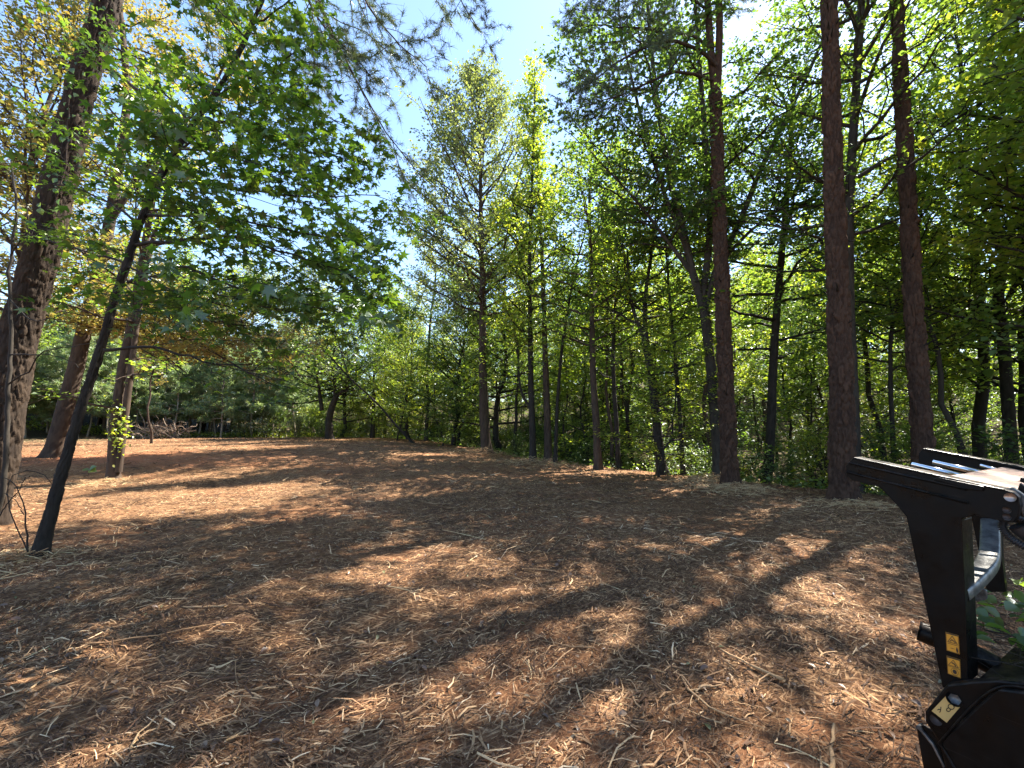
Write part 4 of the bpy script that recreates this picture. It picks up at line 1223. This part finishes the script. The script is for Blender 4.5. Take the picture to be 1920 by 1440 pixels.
for k, (a, b2) in enumerate(tips):
    a = np.array(a); b2 = np.array(b2) * np.array([1, 1, .68])
    mid = (a + b2) / 2 + r.normal(0, .12, 3)
    me, P = branch_mesh('branch', [a, mid, b2], .055 * r.uniform(.7, 1.2), .02, 9, 5, .02, k)
    link('branch', me, M['brush_wood'], bp)
b_ = Bag(); n_ = 300
C = r.normal(0, 1, (n_, 3)) * np.array([1.3, .5, .38]) + np.array([.2, 0, .55]); C[:, 2] = np.abs(C[:, 2])
D = nrm(r.normal(0, 1, (n_, 3))) * r.uniform(.2, .55, (n_, 1))
V, Fq_ = tubes(np.stack([C - D, C + r.normal(0, .06, (n_, 3)), C + D], 1), np.repeat(r.uniform(.006, .016, (n_, 1)), 3, 1), 3)
b_.add(V, Fq_, tone=np.repeat(r.random(n_), 6))
o = link('twigs', b_.mesh('brush_twigs'), M['brush_wood'], bp); o['kind'] = 'stuff'

# bare arching twigs beside the leaning sapling
ab = empty('bare_shoot', ground(52, 1035), 'bare arching shoots at the leaning sapling\'s foot', 'shrub')
for k, (pp, ra) in enumerate([([(52, 1035, 5.2), (50, 990, 5.2), (44, 945, 5.2), (30, 912, 5.2), (12, 898, 5.2), (-12, 895, 5.2)], .010),
                              ([(52, 1035, 5.2), (20, 960, 5.3), (16, 905, 5.4), (45, 883, 5.5), (80, 890, 5.5), (108, 920, 5.5), (113, 945, 5.5), (108, 968, 5.5)], .007),
                              ([(-10, 985, 5.3), (10, 950, 5.3), (35, 920, 5.3), (48, 895, 5.3)], .007),
                              ([(45, 965, 5.2), (30, 940, 5.25), (8, 925, 5.3)], .005)]):
    me, P = branch_mesh('shoot', px_poly(pp), ra, .003, 18, 5, .004, k, np.array(ab.location))
    link('shoot', me, M['bark_dark'], ab)
# thin bare sapling beside the left pine
sp_ = rooted([(-20, 1000), (8, 900), (14, 760), (20, 640), (18, 520), (30, 400), (20, 300)], 6.2)
e = empty('thin_sapling', sp_[0], 'thin grey sapling stem close to the thick leaning pine', 'tree')
me, P = branch_mesh('trunk', sp_, .035, .012, 40, 8, .008, 4, sp_[0]); link('trunk', me, M['bark_grey'], e)
for k, pp in enumerate([[(16, 720, 6.2), (60, 690, 6), (80, 660, 5.9), (130, 650, 5.8), (200, 640, 5.6)], [(16, 665, 6.2), (70, 665, 6), (110, 668, 6), (150, 690, 6)], [(18, 560, 6.2), (60, 600, 6), (120, 590, 5.9), (170, 560, 5.8)],
                        [(20, 480, 6.2), (50, 430, 6.1), (45, 370, 6.1), (20, 320, 6.1)]]):
    me, P = branch_mesh('limb', px_poly(pp), .012, .003, 14, 5, .01, k, sp_[0]); link('limb', me, M['bark_dark'], e)
# a sprig of three fresh leaves on the mulch
sg = ground(165, 892); sp = empty('leaf_sprig', sg, 'green three-leaved sprig standing in the sunny mulch', 'plant')
me, P = branch_mesh('stem', [(0, 0, 0), (.01, 0, .08), (.02, 0, .16)], .004, .003, 5, 5); link('stem', me, M['bark_dark'], sp)
for k, (a, nn) in enumerate([((-1, 0, .1), (0, -.6, 1)), ((.8, 0, .5), (-.3, -1, .6)), ((1, -.1, -.1), (0, -.8, .7))]):
    o = link('leaf', OV[k], M['leaf_mid'], sp); o.matrix_local = leaf_matrix((.02, 0, .16), a, nn, .22)

# fallen leaves and green scraps on the mulch
b_ = Bag(); n_ = 5200
x, y = splat(n_, 1.2, 16, 1.3, .8); k = edge_s(x, y) < .3; x, y = x[k], y[k]
P = np.stack([x, y, ZZ(x, y) + .014], 1); scatter(b_, P, .04, rng, OVAL_V * np.array([1, 1, 2.5]), OVAL_F, 1.2, None, 0)
tag(link('fallen_leaves', b_.mesh('fallen_leaves'), M['dead_leaf']), 'small dry fallen leaves scattered over the mulch', 'leaves', kind='stuff')
# low weeds on the wood's floor
b_ = Bag(); n_ = 9000
y = rng.uniform(8, 40, n_); x = np.interp(y, EY, EX) + rng.gamma(1.5, 2.2, n_) - .1
P = np.stack([x, y, Z(x, y) + rng.random(n_) * .28], 1); scatter(b_, P, .10, rng, KITE_V, KITE_F, .8)
tag(link('ground_weeds', b_.mesh('ground_weeds'), M['leaf_mid']), 'low green weeds covering the floor of the wood', 'weeds', kind='stuff')
b_ = Bag(); n_ = 7000
y = rng.uniform(36.5, 41, n_); px = rng.uniform(-100, 800, n_); x = (px - 960) / F * y
P = np.stack([x, y, Z(x, y) + rng.random(n_) * .4], 1); scatter(b_, P, .13, rng, KITE_V, KITE_F, .3)
tag(link('tall_grass', b_.mesh('tall_grass'), M['leaf_bright']), 'pale green grass strip along the clearing\'s far end', 'grass', kind='stuff')

# ------------------------------------------------------------------ the black mulching attachment
AL = R_(60)
U3 = np.array([math.cos(AL), -math.sin(AL), 0]); V3 = np.array([math.sin(AL), math.cos(AL), 0]); W3 = np.array([0, 0, 1.0])
T0 = np.array([1.56, 2.0, 0])
def on(px, py, v=0.0):
    """pixel -> point on the machine's vertical side plane, v metres behind the near plate"""
    d = ray(px, py); q = T0 + V3 * v
    t = np.dot(q - CAM, V3) / np.dot(d, V3)
    return CAM + d * t
MB = on(1790, 1300); MB[2] = float(Z(MB[0], MB[1]))
mach = empty('mulching_attachment', MB, 'black steel mulching attachment with push arms and warning decals', 'machine')
mach_o = MB.copy()
def plate(name, pts, thick, mat, v=0.0, parent=mach, bevel=.003, label=None):
    """a flat outline on the side plane, made thick away from the camera"""
    P = np.array([on(a, b_, v) for a, b_ in pts]) - mach_o
    n_ = len(P)
    V = np.vstack([P, P + V3 * thick])
    me = bpy.data.meshes.new(name)
    faces = [list(range(n_)), list(range(2 * n_ - 1, n_ - 1, -1))] + [[(i + 1) % n_, i, n_ + i, n_ + (i + 1) % n_] for i in range(n_)]
    me.from_pydata([tuple(p) for p in V], [], faces); me.update()
    o = link(name, me, M[mat], parent)
    if parent is not mach: o.matrix_parent_inverse = Matrix.Identity(4)
    if bevel:
        bm_ = o.modifiers.new('bevel', 'BEVEL'); bm_.width = bevel; bm_.segments = 2; bm_.limit_method = 'ANGLE'
    if label: o['label'] = label
    return o
def rod(name, pts, rad, mat, S=14, parent=mach, smooth=True, flatten=None):
    P = np.asarray(pts) - mach_o
    if len(P) > 2: P = resample(P, 24)
    b_ = Bag(); V, Fq_ = tubes(P[None], np.full((1, len(P)), rad), S); b_.add(V, Fq_)
    k = (len(P) - 1) * S
    b_.F.setdefault(S, []).append((np.arange(S)[None, ::-1], {})); b_.F[S].append((np.arange(k, k + S)[None], {}))
    me = b_.mesh(name, smooth)
    return link(name, me, M[mat], parent)

# near arm and post are one cut plate
plate('side_plate', [(1600, 857.5), (1586, 873), (1586.5, 891), (1597.5, 901), (1650, 914), (1665, 930), (1682, 948), (1699, 969), (1720, 1067), (1742, 1169), (1767, 1290), (1816, 1284), (1809, 1111), (1803, 975), (1806, 971),
                     (1828, 966), (1875, 977), (1900, 980), (1909, 968), (1913, 948), (1910, 932), (1900, 923), (1884, 918)], .035, 'black')
plate('arm_flange', [(1600, 857), (1884, 917.5), (1882, 922), (1600, 862)], .075, 'black', -.002, label='top flange of the near arm')
for a, b2 in (((1592, 868), (1813, 917.5)), ((1588, 885), (1815, 943))):
    rod('rib', [on(*a, -.004), on(*b2, -.004)], .0055, 'black', 10)
plate('wear_strip', [(1747, 899), (1757, 894.5), (1846, 912.5), (1843, 921), (1813, 918)], .008, 'black', -.008)
# post stiffener behind
plate('post_flange', [(1805, 975), (1811, 1111), (1817, 1280), (1810, 1282), (1803, 1111), (1798, 976)], .11, 'black', .033)
# far arm, its post
FV = .86
plate('side_plate', [(1730, 840.5), (1722.5, 850), (1722, 864), (1729, 872), (1760, 882), (1819, 960), (1836, 1042), (1850, 1110), (1886, 1110), (1879, 1050), (1876, 975), (1990, 960), (1990, 889)], .035, 'black', FV)
plate('arm_flange', [(1730, 840), (1990, 888.5), (1990, 893), (1730, 845)], .07, 'black', FV - .04, label='top flange of the far arm')
# cross plate between the arms, sunlit pink put into its colour, with a notch
def quad3(name, pts, thick, mat, label=None):
    P = np.asarray(pts) - mach_o; n_ = len(P)
    nn = np.cross(P[1] - P[0], P[2] - P[0]); nn /= np.linalg.norm(nn); nn *= -1 if nn[2] > 0 else 1
    V = np.vstack([P, P + nn * thick])
    me = bpy.data.meshes.new(name)
    me.from_pydata([tuple(p) for p in V], [], [list(range(n_)), list(range(2 * n_ - 1, n_ - 1, -1))] + [[(i + 1) % n_, i, n_ + i, n_ + (i + 1) % n_] for i in range(n_)])
    me.update()
    o = link(name, me, M[mat], mach)
    bm_ = o.modifiers.new('bevel', 'BEVEL'); bm_.width = .003; bm_.segments = 2
    if label: o['label'] = label
    return o
A0 = on(1600, 857.5); A1 = on(1884, 918); arm_dir = nrm(A1 - A0)
def arm(u, v, h=0):
    return A0 + arm_dir * u + V3 * v + np.array([0, 0, h])
Lr = float(np.linalg.norm(A1 - A0))
quad3('cross_plate', [arm(Lr * .63, .03, -.004), arm(Lr * .63, FV, -.004), arm(Lr * .98, FV, -.004), arm(Lr * 1.02, FV * .92, -.004), arm(Lr * 1.02, FV * .58, -.004), arm(Lr * .92, FV * .55, -.004), arm(Lr * .92, FV * .42, -.004),
                      arm(Lr * 1.02, FV * .40, -.004), arm(Lr * 1.02, FV * .08, -.004), arm(Lr * .97, .03, -.004)], .012, 'sunlit_plate', 'pinkish-brown top plate between the arms, sunlight put into its colour')
for v in (.30, .60):
    rod('cylinder_rod', [arm(Lr * .27, FV * v, -.012), arm(Lr * .66, FV * v, -.016)], .0125, 'chrome', 16)
    rod('cylinder_barrel', [arm(Lr * .36, FV * v + .05, -.03), arm(Lr * .66, FV * v + .05, -.035)], .018, 'black', 16)
rod('cylinder_rod', [arm(Lr * .5, FV * .88, -.01), arm(Lr * .66, FV * .88, -.016)], .008, 'chrome', 12)
quad3('centre_bar', [arm(Lr * .93, FV * .45, .012), arm(Lr * .93, FV * .52, .012), arm(Lr * 1.7, FV * .52, .012), arm(Lr * 1.7, FV * .45, .012)], .06, 'black')
# pivot pin, holes, bracket
pin = rod('pivot_pin', [on(1894, 932.5, -.022), on(1894, 932.5, .0)], .0155, 'copper', 18)
for py in (957, 970):
    rod('hole_rim', [on(1888, py, -.003), on(1888, py, .0)], .011, 'steel', 16)
    rod('hole', [on(1887.3, py - 1.3, -.005), on(1887.3, py - 1.3, .0)], .0105, 'decal_black', 16)
plate('link_bracket', [(1878, 921), (1898, 913), (1930, 935), (1960, 1000), (1940, 1010), (1905, 940)], .02, 'steel', .045)
plate('link_bracket', [(1912, 905), (1945, 930), (1980, 990), (1960, 1000), (1925, 945), (1905, 925)], .02, 'black', .10)
# corrugated hose loop at the edge
h0 = on(1915, 1000, .10)
th = np.linspace(0, 2 * math.pi, 220)
C = np.stack([h0[0] + .055 * np.cos(th) * U3[0] + 0 * th + .02, h0[1] + .055 * np.cos(th) * U3[1] + .03 * np.sin(th), h0[2] + .05 * np.sin(th) - .005], 1) - mach_o
rad = .012 + .0022 * np.sign(np.sin(th * 55))
V, Fq_ = tubes(C[None], rad[None], 10); me = mesh_np('hose', V, [Fq_], None, True); link('hose', me, M['rubber'], mach)
rod('hose', [on(1908, 985, .12), on(1925, 1000, .13), on(1960, 1010, .16), on(2010, 980, .2)], .028, 'rubber', 16)
# bent grey push tube between the posts
def flat_tube(name, pts, wdt, hgt, mat, label=None):
    P = resample(np.asarray(pts), 22) - mach_o
    T = nrm(np.gradient(P, axis=0)); A = nrm(np.cross(T, np.broadcast_to(U3, T.shape))); Bn = nrm(np.cross(A, T))
    cr = [(-1, -.8), (-.8, -1), (.8, -1), (1, -.8), (1, .8), (.8, 1), (-.8, 1), (-1, .8)]
    V = np.stack([P + A * (c[0] * hgt / 2) + Bn * (c[1] * wdt / 2) for c in cr], 1).reshape(-1, 3)
    b_ = Bag(); k = np.arange(21)[:, None] * 8; q = np.arange(8)[None]; q2 = (q + 1) % 8
    b_.add(V, np.stack([k + q, k + 8 + q, k + 8 + q2, k + q2], -1).reshape(-1, 4))
    o = link(name, b_.mesh(name), M[mat], mach)
    if label: o['label'] = label
flat_tube('push_tube', [on(1795, 1112, .05), on(1822, 1090, .2), on(1848, 1062, .4), on(1856, 1040, .55), on(1857, 1010, .7), on(1857, 980, .85)], .065, .045, 'steel', 'bent worn grey push tube')
rod('lower_tube', [on(1722, 1182, .22), on(1800, 1215, .25), on(1868, 1250, .28)], .042, 'black', 18)
plate('lit_tube_face', [(1820, 1128), (1840, 1103), (1850, 1107), (1851, 1122), (1846, 1126)], .01, 'steel', .22)  # paler plate standing for the sunlit face of the tube
# drum housing: end plate, raised panel, bracket, deck
HV = -.05
plate('housing_plate', [(1768, 1292), (1776, 1284), (1825, 1278), (1868, 1275.5), (1990, 1287), (1990, 1640), (1830, 1640), (1790, 1520), (1772, 1440), (1761, 1393), (1738, 1358), (1734.5, 1352), (1734.5, 1334)], .05, 'black', HV, bevel=.006)
plate('cover_panel', [(1867, 1290), (1990, 1306), (1990, 1630), (1845, 1630), (1788, 1440), (1764, 1397), (1763, 1388)], .02, 'black', HV - .02, bevel=.008)
rod('panel_rim', [on(1790, 1440, HV - .022), on(1765, 1397, HV - .022), on(1764.5, 1389, HV - .022), on(1867, 1291, HV - .022), on(1985, 1306, HV - .022)], .004, 'black', 8)
plate('skid_bracket', [(1718, 1366), (1719, 1360), (1732, 1359), (1757, 1376), (1773, 1440), (1790, 1500), (1745, 1500), (1731, 1440)], .012, 'black', HV + .02)
plate('skid_edge', [(1716, 1367), (1718, 1360), (1724, 1360), (1731, 1372), (1750, 1395), (1773, 1440), (1768, 1440), (1746, 1397), (1727, 1374), (1721, 1368)], .03, 'steel', HV + .01)
# deck over the drum, from the near plate to the far side
D0 = on(1825, 1281, .0); D1 = on(1990, 1290, .0)
quad3('deck', [D0, D0 + V3 * 1.3 + W3 * .0, D1 + V3 * 1.3, D1], .02, 'black')
quad3('hood', [D0 + W3 * -.004, D0 + V3 * 1.3 + W3 * -.004, D0 + V3 * 1.3 - U3 * .12 - W3 * .36, D0 - U3 * .12 - W3 * .36 + V3 * .0], .02, 'black')
bolt = rod('bolt', [on(1790, 1311, HV - .012), on(1790, 1311, HV)], .018, 'steel', 6, smooth=False)
rod('bolt_washer', [on(1790, 1311, HV - .004), on(1790, 1311, HV)], .024, 'black', 20)
rod('slot', [on(1755, 1350, HV - .003), on(1755, 1350, HV + .001)], .018, 'decal_black', 18)

# decals and the numbered tag: flat print on the plates
def decal(name, quad, mat, v, label):
    o = plate(name, quad, .0012, mat, v, bevel=0, label=label)
    q = [np.array(p) for p in quad]
    def uv(s, t):
        return tuple((q[0] * (1 - s) + q[1] * s) * (1 - t) + (q[3] * (1 - s) + q[2] * s) * t)
    return o, uv
def stroke(o, uv, pts, wpx, v, closed=False, name='print'):
    """printed line of wpx pixels through pts (in decal coordinates)"""
    P = [np.array(uv(*p)) for p in pts]
    if closed: P.append(P[0])
    V = []; Fc = []
    for a, b2 in zip(P[:-1], P[1:]):
        d = (b2 - a) / max(np.linalg.norm(b2 - a), 1e-6); nn = np.array([-d[1], d[0]]) * wpx / 2
        a2 = a - d * wpx * .3; b3 = b2 + d * wpx * .3
        k = len(V)
        V += [on(*(a2 + nn), v), on(*(b3 + nn), v), on(*(b3 - nn), v), on(*(a2 - nn), v)]; Fc.append((k, k + 1, k + 2, k + 3))
    me = bpy.data.meshes.new(name); me.from_pydata([tuple(np.array(p) - mach_o) for p in V], [], Fc); me.update()
    return link(name, me, M['decal_black'], o)
def blob(o, uv, pts, v, name='print'):
    P = [on(*uv(*p), v) - mach_o for p in pts]
    me = bpy.data.meshes.new(name); me.from_pydata([tuple(p) for p in P], [], [tuple(range(len(P)))]); me.update()
    return link(name, me, M['decal_black'], o)
d1, uv = decal('warning_decal', [(1773, 1185), (1797, 1191.5), (1799.5, 1227), (1775, 1219.5)], 'orange', -.0016, 'orange warning decal, upper of the two on the post')
stroke(d1, uv, [(.04, .04), (.96, .04)], 2.2, -.0024); stroke(d1, uv, [(.5, .13), (.88, .5), (.12, .5)], 1.1, -.0024, True)
stroke(d1, uv, [(.3, .45), (.45, .33), (.6, .38), (.72, .45)], 1.6, -.0026); stroke(d1, uv, [(.12, .58), (.9, .58)], .8, -.0024)
stroke(d1, uv, [(.32, .8), (.62, .8)], 1.0, -.0024); blob(d1, uv, [(.78, .95), (.72, .82), (.78, .68), (.84, .66), (.9, .82), (.88, .95)], -.0026)
stroke(d1, uv, [(.03, .02), (.97, .02), (.97, .98), (.03, .98)], .7, -.0022, True)
d2, uv = decal('warning_decal', [(1775, 1229.5), (1800, 1237), (1801.5, 1272), (1777, 1263)], 'orange', -.0016, 'orange warning decal, lower of the two on the post')
stroke(d2, uv, [(.04, .04), (.96, .04)], 2.2, -.0024); stroke(d2, uv, [(.48, .14), (.86, .48), (.1, .48)], 1.1, -.0024, True)
stroke(d2, uv, [(.38, .30), (.55, .34), (.66, .44)], 2.0, -.0026); stroke(d2, uv, [(.05, .54), (.95, .54)], .8, -.0024)
cs = [(.55 + .17 * math.cos(t), .76 + .12 * math.sin(t)) for t in np.linspace(0, 6.28, 14)[:-1]]
stroke(d2, uv, [(.55 + .28 * math.cos(t), .76 + .18 * math.sin(t)) for t in np.linspace(0, 6.28, 16)[:-1]], .8, -.0024, True); blob(d2, uv, cs, -.0026)
stroke(d2, uv, [(.03, .02), (.97, .02), (.97, .98), (.03, .98)], .7, -.0022, True)
d3, uv = decal('number_tag', [(1772.4, 1306), (1800, 1326), (1775, 1355), (1746.7, 1333)], 'paper', HV - .0016, 'yellowed paper tag with hand-drawn marks')
def arc(cx, cy, rx, ry, a0, a1, n_=12):
    return [(cx + rx * math.cos(t), cy + ry * math.sin(t)) for t in np.linspace(a0, a1, n_)]
stroke(d3, uv, arc(.62, .24, .17, .12, 0, 6.28, 16), 1.7, HV - .0024); stroke(d3, uv, arc(.62, .44, .10, .09, -1.2, 4.0, 12), 1.7, HV - .0024)
stroke(d3, uv, [(.22, .56), (.30, .66), (.20, .72)] + arc(.28, .78, .08, .09, 3.2, 6.6, 8), 1.6, HV - .0024)

# leafy cuttings lying on the deck
lp = on(1880, 1200, .45)
hp = empty('cuttings_heap', lp, 'heap of green leaves and twigs lying on the black machine\'s deck', 'leaf heap')
r = np.random.default_rng(55)
deck_z = float(D0[2])
b_ = Bag(); n_ = 420
uu = r.uniform(-.12, .75, n_); vv = r.uniform(.12, 1.35, n_)
C = D0 + U3[None] * uu[:, None] + V3[None] * vv[:, None]; C[:, 2] = deck_z + .02 + r.random(n_) * .10
D = nrm(r.normal(0, 1, (n_, 3)) * np.array([1, 1, .25])) * r.uniform(.05, .2, (n_, 1))
V, Fq_ = tubes(np.stack([C - D, C + r.normal(0, .012, (n_, 3)), C + D], 1) - lp, np.repeat(r.uniform(.001, .0025, (n_, 1)), 3, 1), 3)
b_.add(V, Fq_, tone=np.repeat(r.random(n_), 6))
o = link('twigs', b_.mesh('cutting_twigs'), M['bark_brown'], hp); o['kind'] = 'stuff'
for k in range(290):
    uq = r.uniform(-.1, .6); vq = r.uniform(.12, 1.2)
    p = D0 + U3 * uq + V3 * vq; p[2] = deck_z + .06 + .26 * math.exp(-((uq - .2) / .35) ** 2) * r.random() * min(1, .35 + vq)
    nn = r.normal(0, .45, 3); nn[2] = 1; a = r.normal(0, 1, 3); a[2] *= .3
    o = link('leaf', OV[k % 3], M['leaf_deep'], hp)
    o.matrix_local = leaf_matrix(p - lp, a, nn, .062 * math.exp(r.normal(0, .25)))

for o in col.objects:
    if o.name.startswith(('leaf_cluster', 'branches')): o['kind'] = 'stuff'
tot = 0; seen = set()
for o in col.objects:
    if o.type == 'MESH' and o.data.name not in seen:
        seen.add(o.data.name); tot += len(o.data.loops) - 2 * len(o.data.polygons)
print('TRIS', tot)
